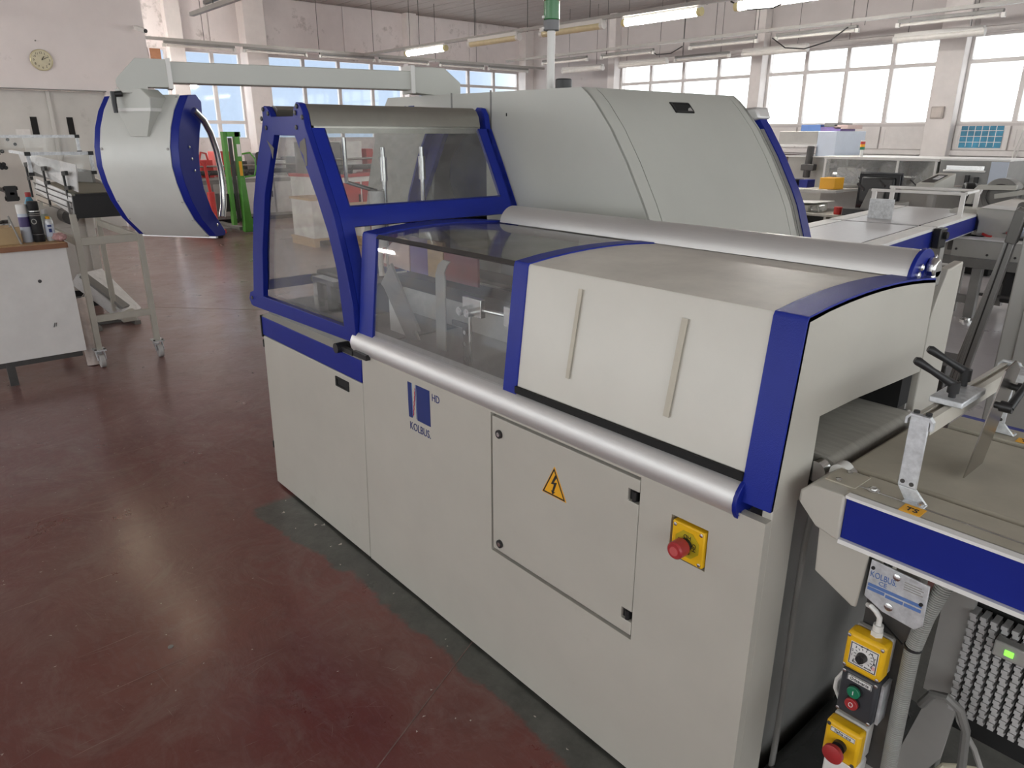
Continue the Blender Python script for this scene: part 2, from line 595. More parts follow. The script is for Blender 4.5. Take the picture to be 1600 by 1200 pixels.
def text(name, s, size, M, mat, parent, align='LEFT', ext=0.0004, shear=0.0, sx=1.0):
    """flat lettering; M maps the text plane (x right, y up) into the world"""
    cu = bpy.data.curves.new(name, 'FONT')
    cu.body, cu.size, cu.extrude, cu.align_x = s, size, ext, align
    cu.shear = shear
    cu.resolution_u = 3
    o = bpy.data.objects.new(name, cu)
    COL.objects.link(o)
    dg = bpy.context.evaluated_depsgraph_get()
    me = bpy.data.meshes.new_from_object(o.evaluated_get(dg))
    bpy.data.objects.remove(o)
    bpy.data.curves.remove(cu)
    me.transform(M @ Matrix.Diagonal((sx, 1, 1, 1)))
    me.name = name
    me.materials.clear()
    return part(name, me, mat, parent, smooth=False)


def plane_M(o, xd, yd):
    o, xd, yd = Vector(o), Vector(xd).normalized(), Vector(yd).normalized()
    z = xd.cross(yd)
    return Matrix(((xd.x, yd.x, z.x, o.x), (xd.y, yd.y, z.y, o.y), (xd.z, yd.z, z.z, o.z), (0, 0, 0, 1)))


def screw(mb, p, n, r=0.006, h=0.004):
    p, n = Vector(p), Vector(n).normalized()
    mb.pieces.append(MB().tube([p, p + n * h * 0.7, p + n * h], r, 10, True, [r, r, r * 0.6]))
    return mb


def split_loose(o):
    """give every separate piece of a mesh part an object of its own"""
    bm = bmesh.new()
    bm.from_mesh(o.data)
    seen, islands = set(), []
    for v in bm.verts:
        if v in seen:
            continue
        isl, st_ = [], [v]
        seen.add(v)
        while st_:
            u = st_.pop()
            isl.append(u)
            for e in u.link_edges:
                w = e.other_vert(u)
                if w not in seen:
                    seen.add(w)
                    st_.append(w)
        islands.append(isl)
    if len(islands) > 1:
        for isl in islands:
            keep = {u.index for u in isl}
            b2 = bm.copy()
            bmesh.ops.delete(b2, geom=[u for u in b2.verts if u.index not in keep], context='VERTS')
            me = bpy.data.meshes.new(o.data.name)
            b2.to_mesh(me)
            b2.free()
            for m_ in o.data.materials:
                me.materials.append(m_)
            c = o.copy()
            c.data = me
            COL.objects.link(c)
        bpy.data.objects.remove(o)
    bm.free()

# ================================================================== the setting
XW, YW, ZC = -16.0, 16.0, 4.91          # end wall, far wall, ceiling
XE, YN = 7.6, -8.0
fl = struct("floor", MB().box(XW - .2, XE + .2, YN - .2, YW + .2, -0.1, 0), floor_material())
# cast joints in the floor paint (thin raised ridges of sealant)
jm = mk("floor_joint", (0.17, 0.11, 0.095), 0.6, var=0.4, scale=14)
for p, q, w in [((1.575, 0.01), (2.05, -1.02), .0035), ((-9.0, -2.2), (2.9, -2.2), .004), ((-4.6, 0.62), (-3.0, 2.1), .006), ((-9.0, 4.2), (-0.6, 4.2), .006)]:
    struct("floor_joint", MB().bar((p[0], p[1], 0.0005), (q[0], q[1], 0.0005), w, 0.0016), jm, fl)

# scuffs, scratches and paper flecks on the paint: too many to count
rs = random.Random(21)
sc_ = MB()


def scratch(x, y, a, L, w, z=.0009):
    d, e = Vector((math.cos(a), math.sin(a), 0)) * L / 2, Vector((-math.sin(a), math.cos(a), 0)) * w / 2
    p = Vector((x, y, z))
    k = e * rs.uniform(-2, 2)
    vs = [sc_.bm.verts.new(q) for q in (p - d - e * .2, p + k - e, p + d - e * .2, p + d + e * .2, p + k + e, p - d + e * .2)]
    sc_.bm.faces.new(vs)


for k in range(900):
    u = rs.random()
    x, y = rs.uniform(-4.2, 2.6), rs.uniform(-1.6, -.22) if rs.random() < .8 else rs.uniform(-.2, 1.5)
    if x > -.1 and y > -.2:
        continue
    scratch(x, y, rs.choice((PI / 2, PI / 2, .35, rs.uniform(0, PI))) + rs.gauss(0, .2), rs.uniform(.006, .05) if u < .75 else rs.uniform(.05, .16), rs.uniform(.0006, .0016))
for x, y0, y1 in [(-.355, -1.3, -.45), (.33, -1.25, -.98), (.33, -.95, -.80), (.78, -1.05, -.85), (1.02, -1.05, -.72), (1.23, -1.16, -1.02), (1.19, -.66, -.50), (-.9, -.75, -.1)]:
    scratch(x, (y0 + y1) / 2, PI / 2 + .03, y1 - y0, .0028)
so_ = struct("floor_scratches", sc_, mk("scratched_paint", (0.27, 0.185, 0.165), .6, var=.35, scale=12), fl)
so_["kind"] = "stuff"
sc_ = MB()
for k in range(150):
    scratch(rs.uniform(-3, 2.6), rs.uniform(-1.5, -.03), rs.uniform(0, PI), rs.uniform(.004, .012), rs.uniform(.003, .006), .0012)
for x, y in ((.52, -.03), (.50, -.06), (.72, -.05), (.30, -.12)):
    scratch(x, y, rs.uniform(0, 3), .02, .012, .0014)
so_ = struct("floor_flecks", sc_, mk("paper_fleck", (0.50, 0.45, 0.41), .8), fl)
so_["kind"] = "stuff"
struct("floor_bolt", MB().cyl((.93, -.80, 0), (.93, -.80, .003), .009, 12), mid_grey, fl)

ceiling = struct("ceiling", MB().box(XW - .2, XE + .2, YN - .2, YW + .2, ZC + 0.03, ZC + 0.15), ceil_mat)
for i in range(54):                                    # boards with open joints between them
    y0 = YN + i * 0.52
    struct("ceiling_board", MB().box(XW, XE, y0 + 0.012, y0 + 0.508, ZC, ZC + 0.03 + 0.004 * (i % 3)), ceil_mat, ceiling)

# far wall (along +Y side): openings between columns
Z0, Z1, ZT = 1.87, 3.53, 3.04
bays_r = [(-11.9, -7.46), (-7.16, -3.20), (-2.70, 1.40), (1.70, 5.7)]
wall_right = struct("wall_right", MB().holed([XW, XE], [0, ZC], [(a, b, Z0, Z1) for a, b in bays_r], YW, YW + 0.25), plaster)
for a, b in [(-11.9, -9.72), (-9.70, -7.42), (-7.12, -5.2), (-5.18, -2.98), (-2.6, -0.4), (-0.38, 1.5), (1.7, 5.7)]:   # concrete cladding slabs above the windows
    struct("wall_panel", MB().box(a, b, YW - 0.035, YW, 3.66, ZC - 0.01), plaster, wall_right, 0.006)
for a, b in bays_r:
    w = (b - a) / 4
    for k in range(4):
        x0 = a + k * w
        pn = struct("wall_panel", MB().box(x0 + .02, x0 + w - .02, YW - 0.03, YW, 1.36, Z0 - 0.05), frame_white, wall_right, 0.004)
        struct("panel_border", MB().holed([x0 + .02, x0 + w - .02], [1.36, Z0 - .05], [(x0 + .1, x0 + w - .1, 1.43, Z0 - .12)], YW - .042, YW - .03), frame_white, pn)
struct("trim_1", MB().box(XW, XE, YW - .07, YW, 1.24, 1.35), frame_white, None, 0.01)
struct("trim_2", MB().box(XW, XE, YW - .09, YW, 0.98, 1.20), mk("brown_duct", (0.12, 0.085, 0.075), 0.6, var=0.3), None, 0.01)
struct("trim_3", MB().box(-11.9, 5.7, YW - .05, YW, 3.55, 3.65), frame_white, None, 0.01)


def window(name, holes_axis, a, b, ncol, rows, pos, depth=0.09, inward=-1, fr=0.055):
    """one glazed bay: frame with mullions, each pane a part"""
    w = (b - a) / ncol
    holes = []
    for k in range(ncol):
        for (r0, r1) in rows:
            holes.append((a + k * w + (fr if k == 0 else fr * .8), a + (k + 1) * w - (fr if k == ncol - 1 else fr * .8), r0 + fr * .7, r1 - fr * .7))
    y0, y1 = sorted((pos, pos + depth * -inward))
    m = MB().holed([a, b], [rows[0][0], rows[-1][1]], holes, y0, y1)
    panes = [MB().box(h[0], h[1], (y0 + y1) / 2 - .004, (y0 + y1) / 2 + .004, h[2], h[3]) for h in holes]
    if holes_axis == 'x':       # wall across X: swap the axes
        m.warp(lambda x, y, z: (y, x, z))
        for p in panes:
            p.warp(lambda x, y, z: (y, x, z))
    o = struct(name, m, frame_white)
    for p in panes:
        struct("pane", p, glass_far, o)
    return o


for i, (a, b) in enumerate(bays_r):
    window("window_%d" % (i + 1), 'y', a, b, 4, [(Z0, ZT), (ZT, Z1)], YW + 0.02)

cols_r = [(-12.15, -11.9), (-7.46, -7.16), (-3.20, -2.70), (1.40, 1.70), (5.7, 6.0)]
for a, b in cols_r:
    struct("column", MB().box(a, b, YW - 0.28, YW, 0, ZC), concrete_col, None, 0.01)
struct("column", MB().box(XW, XW + .35, YW - .35, YW, 0, ZC), concrete_col, None, 0.01)

# end wall with the pale blue windows
rows_l = [(1.55, 1.95), (1.95, 3.10), (3.10, 3.57)]
bays_l = [(4.25, 4.67, 1), (5.02, 6.42, 2), (7.06, 11.2, 4), (11.55, 15.66, 4)]
E_ = MB().holed([YN, YW], [0, ZC], [(a, b, 1.55, 3.57) for a, b, _ in bays_l], XW - 0.25, XW)
E_.warp(lambda x, y, z: (y, x, z))
wall_left = struct("wall_left", E_, plaster_mould_lit)
for i, (a, b, n) in enumerate(bays_l):
    window("window_%d" % (i + 5), 'x', a, b, n, rows_l, XW - .04, inward=1)
for a, b, d in [(4.67, 5.02, .25), (6.42, 6.95, .45), (11.2, 11.55, .25), (15.66, 16, .3)]:
    struct("column", MB().box(XW, XW + d, a, b, 0, ZC), concrete_col, None, 0.01)
for y0, y1 in [(5.02, 5.7), (5.72, 6.42), (7.06, 9.3), (9.32, 11.2), (11.55, 13.6), (13.62, 15.66)]:
    struct("wall_panel", MB().box(XW, XW + .03, y0, y1, 3.66, ZC - .01), plaster_mould_lit, wall_left, 0.006)
solo("drain_pipe", MB().tube([(XW + .14, 7.03, 0), (XW + .14, 7.03, ZC - .01)], .05, 12).box(XW + .04, XW + .2, 6.97, 7.055, 1.2, 1.24).box(XW + .04, XW + .2, 6.97, 7.055, 3.0, 3.04).box(XW + .04, XW + .2, 6.97, 7.055, 4.2, 4.24),
     mid_grey, "dark vertical drain pipe beside the wide column between pale blue windows", "pipe")
solo("brown_blind", MB().box(XW + .02, XW + .05, 4.29, 4.52, 3.12, 3.54), wood_edge, "small brown board covering a pane at the window edge next to the clock wall", "board")

# the nearer wall with the clock: upper wall over a wide sliding door opening
XC = -12.0
wall_front = struct("wall_front", MB().box(XC - .3, XC, YN, 3.11, 2.383, ZC).box(XC - .3, XC, 2.298, 3.11, 0, 2.383), mk("clock_wall_plaster_lit", (0.78, 0.73, 0.72), 0.85, var=0.05, scale=1.1, dirt=((0.45, 0.42, 0.40), 2.2, 0.63, 0.4)))  # lighter copy of the plaster, brightness of this wall painted in
struct("trim_4", MB().box(XC - .02, XC + .05, YN, 2.30, 2.372, 2.392), mid_grey)
for k, (a, b) in enumerate([(-1.6, -0.2), (-0.19, 1.40), (1.41, 2.298)]):
    d = struct("door_%d" % (k + 1), MB().box(XC - .2, XC - .14, a, b, 0, 2.375), door_grey, None, 0.006)
    for s0 in ([1.075] if k == 1 else [1.625] if k == 2 else [-0.6]):
        struct("door_slot", MB().box(XC - .142, XC - .134, s0, s0 + .10, 1.655, 1.945), gap_black, d)
struct("trim_5", MB().box(XC - .13, XC - .10, 1.375, 1.43, 0, 2.37), door_grey)
# walls beside and behind the photographer
near_holes = [(-14, -8.2, .9, 4.0), (-7.8, -2.2, .9, 4.0), (-1.8, 3.8, .9, 4.0), (4.2, 7.3, .9, 4.0)]
wall_back = struct("wall_back", MB().holed([XW, XE], [0, ZC], near_holes, YN - .25, YN), plaster)
for i, h in enumerate(near_holes):
    window("window_%d" % (i + 9), 'y', h[0], h[1], 4, [(.9, 2.9), (2.9, 4.0)], YN - .1, inward=1)
sd_ = MB().holed([YN, YW], [0, ZC], [(-6.5, 2.5, .9, 3.7), (3.0, 13.0, .9, 3.7)], XE, XE + .25)
sd_.warp(lambda x, y, z: (y, x, z))
struct("wall_side", sd_, plaster)
for i, (a, b) in enumerate([(-6.5, 2.5), (3.0, 13.0)]):  # unseen windows, added to light the faces turned to this side
    window("window_%d" % (i + 13), 'x', a, b, 6, [(.9, 3.7)], XE + .05, inward=-1)

# clock, camera and small things on the walls
t = thing("wall_clock", "round cream wall clock with black numerals on the plaster wall", "clock", (XC, 1.394, 2.843))
def disc_x(r, x0, x1, n=40):
    return MB().cyl((XC + x0, 1.394, 2.843), (XC + x1, 1.394, 2.843), r, n)
part("case", disc_x(.168, .0, .03), mk("gilt_rim", (0.50, 0.44, 0.28), .35, metal=.6), t, .006)
part("dial", disc_x(.148, .03, .033), mk("cream_dial", (0.62, 0.58, 0.42), .6), t)
for i in range(1, 13):
    a = PI / 2 - i * PI / 6
    text("numeral", str(i), .05, plane_M((XC + .034, 1.394 + .115 * math.cos(a), 2.843 + .115 * math.sin(a) - .018), (0, 1, 0), (0, 0, 1)), ink, t, 'CENTER')
for ang, ln, w in [(PI / 2 - 2 * PI * 1.2 / 12, .075, .009), (PI / 2 - 2 * PI * 10.5 / 60, .105, .006)]:
    part("hand", MB().bar((XC + .037, 1.394, 2.843), (XC + .037, 1.394 + ln * math.cos(ang), 2.843 + ln * math.sin(ang)), w, .003, (1, 0, 0)), ink, t)
t = thing("security_camera", "small white security camera high on the corner edge of the clock wall", "camera", (XC, 3.02, 3.42))
part("bracket", MB().box(XC, XC + .05, 2.93, 2.97, 3.44, 3.50).bar((XC + .05, 2.95, 3.47), (XC + .12, 2.99, 3.44), .02, .02), white_plastic, t)
part("camera_body", MB().cyl((XC + .08, 2.95, 3.46), (XC + .26, 3.05, 3.40), .04, 16), white_plastic, t)
part("lens", MB().cyl((XC + .26, 3.05, 3.40), (XC + .275, 3.058, 3.395), .034, 16), ink, t)
solo("paper_notice", MB().box(XC - .138, XC - .134, .83, 1.04, 1.60, 1.74), paper, "white paper notice taped low on the grey sliding door", "notice")
for y, z in [(1.28, 3.80), (1.36, 3.14)]:
    solo("wall_hook", MB().cyl((XC, y, z), (XC + .03, y, z), .012, 8), mid_grey, "tiny dark hook in the plaster %s the clock" % ("high above" if z > 3.5 else "just above"), "hook")
t = thing("grid_poster", "blue landscape poster with a white grid under the last window", "poster", (-2.2, YW - .05, 1.62))
part("sheet", MB().box(-2.56, -1.80, YW - .050, YW - .045, 1.40, 1.82), poster_blue, t)
for k in range(1, 6):
    part("grid_line", MB().box(-2.56 + k * .1267 - .006, -2.56 + k * .1267 + .006, YW - .053, YW - .051, 1.42, 1.82), white, t)
for k in range(1, 4):
    part("grid_line", MB().box(-2.56, -1.80, YW - .053, YW - .051, 1.40 + k * .11 - .006, 1.40 + k * .11 + .006), white, t)
t = thing("junction_box", "beige square junction box on the column between the bright windows", "box", (-3.0, YW - .28, 2.07))
part("box_body", MB().box(-3.10, -2.86, YW - .36, YW - .28, 1.97, 2.20), mk("beige_box", (0.50, 0.44, 0.40), .5), t, .01)
part("box_lid", MB().box(-3.08, -2.88, YW - .375, YW - .36, 1.99, 2.18), mk("beige_lid", (0.55, 0.49, 0.45), .5), t, .006)
solo("hanging_cable", MB().tube([(-1.42, YW - .1, 2.1), (-1.44, YW - .12, 1.8), (-1.52, YW - .15, 1.3), (-1.55, YW - .2, 0.6)], .014, 6).tube([(-1.36, YW - .1, 2.1), (-1.40, YW - .12, 1.7), (-1.48, YW - .15, 1.2)], .012, 6).tube([(-1.42, YW - .1, 2.1), (-1.32, YW - .1, 2.22), (-1.36, YW - .1, 2.05)], .012, 6),
     white_plastic, "white cord hanging in a loop beside the last bright window", "cord")
solo("wall_box", MB().box(XW + .45, XW + .53, 6.55, 6.66, 1.93, 2.1), white_plastic, "small white box fixed to the wide column by the end windows", "box", bevel=.008)

# ------------------------------------------------------------------ light rows
ZL = 3.5


def fixture(name, label, c, along, state, L=1.55, group=None, tube=None, hang=False):
    """one batten: body, two end caps, tube or cover"""
    dx, dy = (1, 0) if along == 'x' else (0, 1)
    t = thing(name, label, "lamp", (c[0], c[1], c[2]), 0 if along == 'x' else PI / 2, group)
    h = L / 2
    if hang:
        for s in (-1, 1):
            part("hanger_wire", MB().tube([(s * h * .7, 0, .02), (s * h * .7, 0, ZC - c[2])], .006, 5), dark_metal, t, local=True)
    if state == 'lit':
        part("cover", MB().tube([(-h + .06, 0, -.075), (h - .06, 0, -.075)], .058, 12), tube or tube_lit, t, local=True)
        part("batten", MB().box(-h, h, -.05, .05, -.03, .02), white_plastic, t, .008, local=True)
        for s in (-1, 1):
            part("end_cap", MB().cyl((s * (h - .06), 0, -.075), (s * (h + .01), 0, -.075), .062, 12), mk_cap, t, local=True)
    elif state in ('cover', 'white'):
        part("cover", MB().tube([(-h + .05, 0, -.07), (h - .05, 0, -.07)], .062, 12), tube_yellow if state == 'cover' else tube_off, t, local=True)
        part("batten", MB().box(-h, h, -.06, .06, -.04, .03), white_plastic, t, .008, local=True)
        for s in (-1, 1):
            part("end_cap", MB().cyl((s * (h - .05), 0, -.07), (s * (h + .02), 0, -.07), .067, 12), white_plastic, t, local=True)
    else:
        part("batten", MB().box(-h, h, -.035, .035, -.03, .025), mid_grey, t, .006, local=True)
        part("tube", MB().tube([(-h + .05, 0, -.065), (h - .05, 0, -.065)], .024, 10), tube_off, t, local=True)
        for s in (-1, 1):
            part("tube_holder", MB().box(s * h - .03, s * h + .03, -.03, .03, -.10, -.03), white_plastic, t, .005, local=True)
    return t


tube_dim = mk("weak_lit_tube", (1, 1, 1), 0.5, emit=((1.0, 0.95, 0.86), 12.0))
mk_cap = mk("yellowed_end_cap", (0.66, 0.58, 0.30), 0.4)


def trunking(label, pts, hang, name="light_trunking"):
    t = thing(name, label, "rail", pts[0])
    part("rail", MB().bar(pts[0], pts[-1], .07, .06), grey_metal, t)
    for p in hang:
        part("hanger_wire", MB().tube([p, (p[0], p[1], ZC)], .007, 5), dark_metal, t)
    return t


trunking("thin rail of the lamp row over the middle of the hall", [(-14, 8.78, ZL + .04), (7, 8.97, ZL + .04)], [(-11.6, 8.8, ZL), (-9.6, 8.82, ZL), (-8.0, 8.84, ZL), (-6.4, 8.86, ZL), (-4.0, 8.88, ZL), (-3.0, 8.9, ZL)])
for c, st, lb in [((-11.36, 8.80, ZL), 'lit', "lit white fluorescent lamp nearest the far corner"), ((-9.0, 8.82, ZL), 'cover', "unlit lamp with yellowed cover next to the corner lamp"),
                  ((-6.85, 8.86, ZL), 'cover', "unlit lamp with brownish cover behind the signal tower"), ((-4.88, 8.90, ZL), 'lit', "brightest lit fluorescent lamp above the curved hood"),
                  ((-2.75, 8.93, ZL), 'lit', "lit lamp nearest the poster end of the middle row")]:
    fixture("fluorescent_lamp", lb, c, 'x', st)
trunking("thick rail of the lamp row along the bright windows", [(-13.5, 13.0, ZL + .10), (7.4, 12.64, ZL + .10)], [(-9.7, 12.95, ZL), (-6.6, 12.9, ZL), (-5.6, 12.9, ZL), (-3.4, 12.8, ZL), (-1.6, 12.8, ZL), (-7.4, 12.9, ZL)])
for i, (x, y, z) in enumerate([(-11.2, 13.0, 3.5), (-9.1, 13.0, 3.5), (-6.4, 12.88, 3.5), (-4.35, 12.86, 3.5), (-2.02, 12.8, 3.5)]):
    fixture("fluorescent_lamp", ["grey unlit lamp at the blank corner wall", "grey unlit lamp left of the first bright window", "grey unlit lamp before the first bright window", "grey unlit lamp before the second bright window", "grey unlit lamp nearest the last bright window"][i], (x, y, z), 'x', 'off', 1.6)
for i, (x, y, z) in enumerate([(-9.6, 14.2, 3.42), (-7.8, 14.15, 3.42), (-5.9, 14.1, 3.42), (-2.6, 14.0, 3.42), (-11.8, 14.3, 3.42)]):
    fixture("fluorescent_lamp", "pale unlit lamp hanging low, " + ["second from the corner column", "third from the corner column", "fourth from the corner column", "last before the window column", "nearest the corner column"][i], (x, y, z), 'x', 'white' if i != 1 else 'off', 1.5, hang=True)
trunking("rail of the lamp row along the pale blue end windows", [(-14.1, -7.5, ZL + .05), (-14.1, 15, ZL + .05)], [(-14.1, 7.6, ZL), (-14.1, 9.1, ZL), (-14.1, 10.2, ZL), (-14.1, 11.0, ZL), (-14.1, 4.9, ZL), (-14.1, 12.4, ZL)])
for i, y in enumerate([4.8, 6.5, 8.35, 10.0, 11.9, 13.6]):
    fixture("fluorescent_lamp", "unlit lamp in the row along the end windows, %s from the clock wall" % ["first", "second", "third", "fourth", "fifth", "sixth"][i], (-14.1, y, ZL), 'y', 'off', 1.5)
for i, y in enumerate([-6.5, -4.2, -1.9, .4, 2.6]):  # lamps out of sight, added to light the end wall
    fixture("fluorescent_lamp", "added lit lamp hidden behind the clock wall, %s from the near windows" % ["first", "second", "third", "fourth", "fifth"][i], (-14.1, y, ZL), 'y', 'lit')
trunking("bare rail high beside the clock wall", [(-10.0, 3.30, ZL), (2, 3.36, ZL)], [(-9.0, 3.3, ZL), (-7.0, 3.3, ZL)])
fixture("fluorescent_lamp", "dark unlit lamp hanging above the operator panel arm", (-8.95, 3.36, ZL + .12), 'x', 'off', 1.1)
# rows out of view: aisle row read from floor streaks, others added as light
ROWS = {.4: "over the red aisle", -5.2: "added out of view by the near windows", 8.92: "added out of view over the second conveyor", 12.75: "added out of view past the last bright window"}
for ly, xs in [(.4, (-8.1, -6.0, -3.9)), (-5.2, (-11, -8.4, .6, 5.4)), (8.92, (3.6, 6.0)), (12.75, (2.2, 4.2, 6.4))]:
    if ly < 5:
        trunking("rail of the lamp row %s" % ROWS[ly], [(min(xs) - 1, ly, ZL + .04), (max(xs) + 1, ly, ZL + .04)], [(x + .9, ly, ZL) for x in xs])
    for i, lx in enumerate(xs):
        fixture("fluorescent_lamp", "lit lamp, %s in the row %s" % (["first", "second", "third", "fourth", "fifth"][i], ROWS[ly]), (lx, ly, ZL), 'x', 'lit', tube=tube_old if ly == .4 else tube_dim if lx > -8 else tube_lit)
for k, (x, y, z, lb) in enumerate([(-5.35, 9.9, 3.97, "dark blue ceiling box above the brightest lamp"), (-6.5, 9.9, 4.15, "small dark box under the ceiling boards")]):
    t = thing("ceiling_box", lb, "box", (x, y, z))
    part("box_body", MB().box(x - .28, x + .28, y - .15, y + .15, z - .05, z + .05) if k == 0 else MB().box(x - .09, x + .09, y - .09, y + .09, z - .09, z + .09), mid_grey if k else interior_blue, t, .01)
    part("hanger_wire", MB().tube([(x, y, z + .05), (x, y, ZC)], .008, 5), dark_metal, t)
for pts, lb in [([(-3.6, 8.9, 3.5), (-3.3, 8.9, 3.36), (-2.9, 8.9, 3.34), (-2.4, 8.9, 3.48), (-2.0, 8.9, 3.9)], "black cable sagging beyond the brightest lamp"),
                ([(-5.2, 12.8, 3.45), (-4.9, 12.8, 3.25), (-4.5, 12.8, 3.20), (-4.0, 12.8, 3.3), (-3.7, 12.8, 3.5)], "thin black cable drooping in front of the bright window tops"),
                ([(-8.4, 13, 3.5), (-8.2, 13, 3.38), (-7.8, 13, 3.38), (-7.5, 13, 3.5)], "short sagging cable between grey lamps near the corner")]:
    solo("sagging_cable", MB().tube(pts, .012, 6), rubber, lb, "cable")

# ================================================================== the big casing machine
machine = thing("casing_machine", "large cream and blue bookbinding machine with windowed cabin and curved hood", "machine", (0, 0, 0))


def lean(x, y, z):
    """sheet metal of the base runs slightly out of plumb towards its far end"""
    k = max(0.0, min(1.0, (1.75 - x) / 0.8))
    return (x + .044 * (z / .87) * k, y, z)


# --- base
part("base_body", MB().box(.05, 2.55, .022, .80, .03, .90), mid_grey, machine)
part("plinth", MB().box(.05, 2.52, .03, .8, 0, .03), gap_black, machine)
base_door = part("base_door", MB().box(.0, .908, -.012, .012, .012, .775).warp(lean), beige, machine, .003)
part("door_latch", MB().holed([.70, .805], [.715, .755], [(.712, .793, .722, .748)], -.016, -.010).box(.705, .80, -.0125, -.0115, .718, .752).warp(lean), gap_black, base_door)
part("hinge", MB().box(-.004, .004, -.016, .004, .20, .235).box(-.004, .004, -.016, .004, .72, .755).warp(lean), rubber, base_door)
part("blue_band", MB().box(.0, .908, -.014, .02, .779, .868).warp(lean), blue_smooth, machine, .003)
part("band_edge_strip", MB().box(-.004, .006, -.018, .02, .77, .872).warp(lean), gap_black, machine)
part("top_ledge", MB().hexa([(.0, -.014, .869), (.908, -.014, .869), (.908, .06, .869), (.0, .06, .869)], [(.0, -.004, .872), (.908, -.004, .872), (.908, .06, .895), (.0, .06, .880)]).warp(lean), beige, machine)
front = part("front_panel", MB().holed([.914, 2.584], [.012, .905], [(1.700, 2.264, .427, .889), (2.357, 2.456, .728, .832)], -.012, .012).warp(lean), beige, machine)
part("panel_recess", MB().box(1.69, 2.28, .016, .021, .42, .90).box(2.34, 2.47, .016, .021, .71, .85), gap_black, machine)
door = part("panel_door", MB().holed([1.711, 2.258], [.440, .880], [(2.228, 2.262, .815, .848), (2.228, 2.262, .478, .510)], -.013, .008), beige, machine, .0015)
for z in (.832, .468):
    part("lock", MB().cyl((1.745, -.013, z), (1.745, -.019, z), .013, 20), rubber, door)
    part("lock_core", MB().cyl((1.745, -.019, z), (1.745, -.0205, z), .007, 16), steel, door)
for z in (.8315, .494):
    part("hinge", MB().box(2.228, 2.252, -.004, .004, z - .015, z + .015).cyl((2.247, -.010, z - .013), (2.247, -.010, z + .013), .006, 10), rubber, door)
tri = [(1.928, .722), (2.022, .7225), (1.9745, .812)]
sign = part("warning_sign", MB().prism(tri, 'y', -.0145, -.0130), orange_yellow, door)
ins = lambda s: [(1.9748 + (p[0] - 1.9748) * s, .752 + (p[1] - .752) * s) for p in tri]
part("sign_border", MB().prism(ins(.93), 'y', -.0152, -.0140, [ins(.80)]), ink, sign)
part("bolt_symbol", MB().prism([(1.979, .788), (1.964, .758), (1.9755, .760), (1.9685, .737), (1.9655, .739), (1.970, .728), (1.9805, .7375), (1.9745, .7365), (1.986, .768), (1.9745, .765), (1.987, .787)], 'y', -.0156, -.0146), ink, sign)
# logo: blue blocks, red zig-zag line and lettering
logo_M = lambda x, z: plane_M((x, -.0128, z), (1, 0, 0), (0, 0, 1))
LX = 1.262
part("logo_block", MB().box(LX, LX + .020, -.0135, -.0120, .742, .868), ink_blue, front)
part("logo_block", MB().box(LX + .052, LX + .128, -.0135, -.0120, .742, .868), ink_blue, front)
zz = [(LX + .026 + .0035 * (k % 2) + .0014 * k, .752 + .0085 * k) for k in range(13)]
zm = MB()
for p, q in zip(zz[:-1], zz[1:]):
    zm.bar((p[0], -.0130, p[1]), (q[0], -.0130, q[1]), .0035, .001, (0, 1, 0))
part("logo_zigzag", zm, ink_red, front)
part("logo_line", MB().box(LX + .0225, LX + .0245, -.0135, -.012, .745, .868).box(LX + .046, LX + .048, -.0135, -.012, .745, .868), ink_label, front)
text("lettering", "KOLBUS.", .040, logo_M(LX + .002, .698), ink_blue, front, sx=.80)
text("lettering", "HD", .036, logo_M(LX + .140, .838), ink_blue, front, sx=.85)
# emergency stop
es = part("stop_plate", MB().box(2.367, 2.453, -.020, .004, .735, .826), yellow, machine, .003)
part("stop_disc", MB().prism([(2.410 + .034 * math.cos(PI / 8 + k * PI / 4), .780 + .034 * math.sin(PI / 8 + k * PI / 4)) for k in range(8)], 'y', -.0215, -.0190), ink_olive, es)
part("stop_collar", MB().cyl((2.408, -.021, .780), (2.408, -.031, .780), .016, 20), rubber, es)
part("stop_button", MB().tube([(2.408, -.031, .780), (2.408, -.036, .780), (2.408, -.062, .780), (2.408, -.066, .780)], .02, 24, True, [.017, .021, .0205, .017]), red_knob, es)
part("button_ring", MB().tube([(2.408, -.0662, .780), (2.408, -.0668, .780)], .011, 24), mk("worn_red", (.50, .09, .09), .5), es)
sm = MB()
for sx_ in (2.375, 2.445):
    for sz_ in (.743, .818):
        screw(sm, (sx_, -.020, sz_), (0, -1, 0), .0045, .002)
part("plate_screw", sm, steel, es)
for ang in (0, 90, 180, 270):
    a = math.radians(ang)
    cx, cz = 2.410 + .024 * math.sin(a), .780 + .024 * math.cos(a)
    text("lettering", "HD", .014, plane_M((cx, -.0218, cz), (-math.cos(a), 0, math.sin(a)), (-math.sin(a), 0, -math.cos(a))), ink, es, 'CENTER')
# end of the base: beige post, recessed dark plate with bolts
part("end_post", MB().box(2.560, 2.5835, .0125, .115, .012, .925), beige, machine, .003)
part("end_plate", MB().box(2.535, 2.545, .115, .80, .14, .90), mid_grey, machine)
bm_ = MB()
for y, z in [(.20, .62), (.30, .575), (.22, .50), (.36, .52), (.5, .47), (.25, .40), (.6, .6), (.45, .3)]:
    screw(bm_, (2.545, y, z), (1, 0, 0), .006, .004)
part("end_bolt", bm_, steel, machine)
part("back_post", MB().prism([(.683, .40), (.835, .40), (.835, 1.345), (.74, 1.335), (.705, 1.27), (.683, 1.22)], 'x', 2.56, 2.5835), beige, machine, .003)
part("back_post_side", MB().box(2.05, 2.56, .80, .835, .03, 1.335), beige, machine)

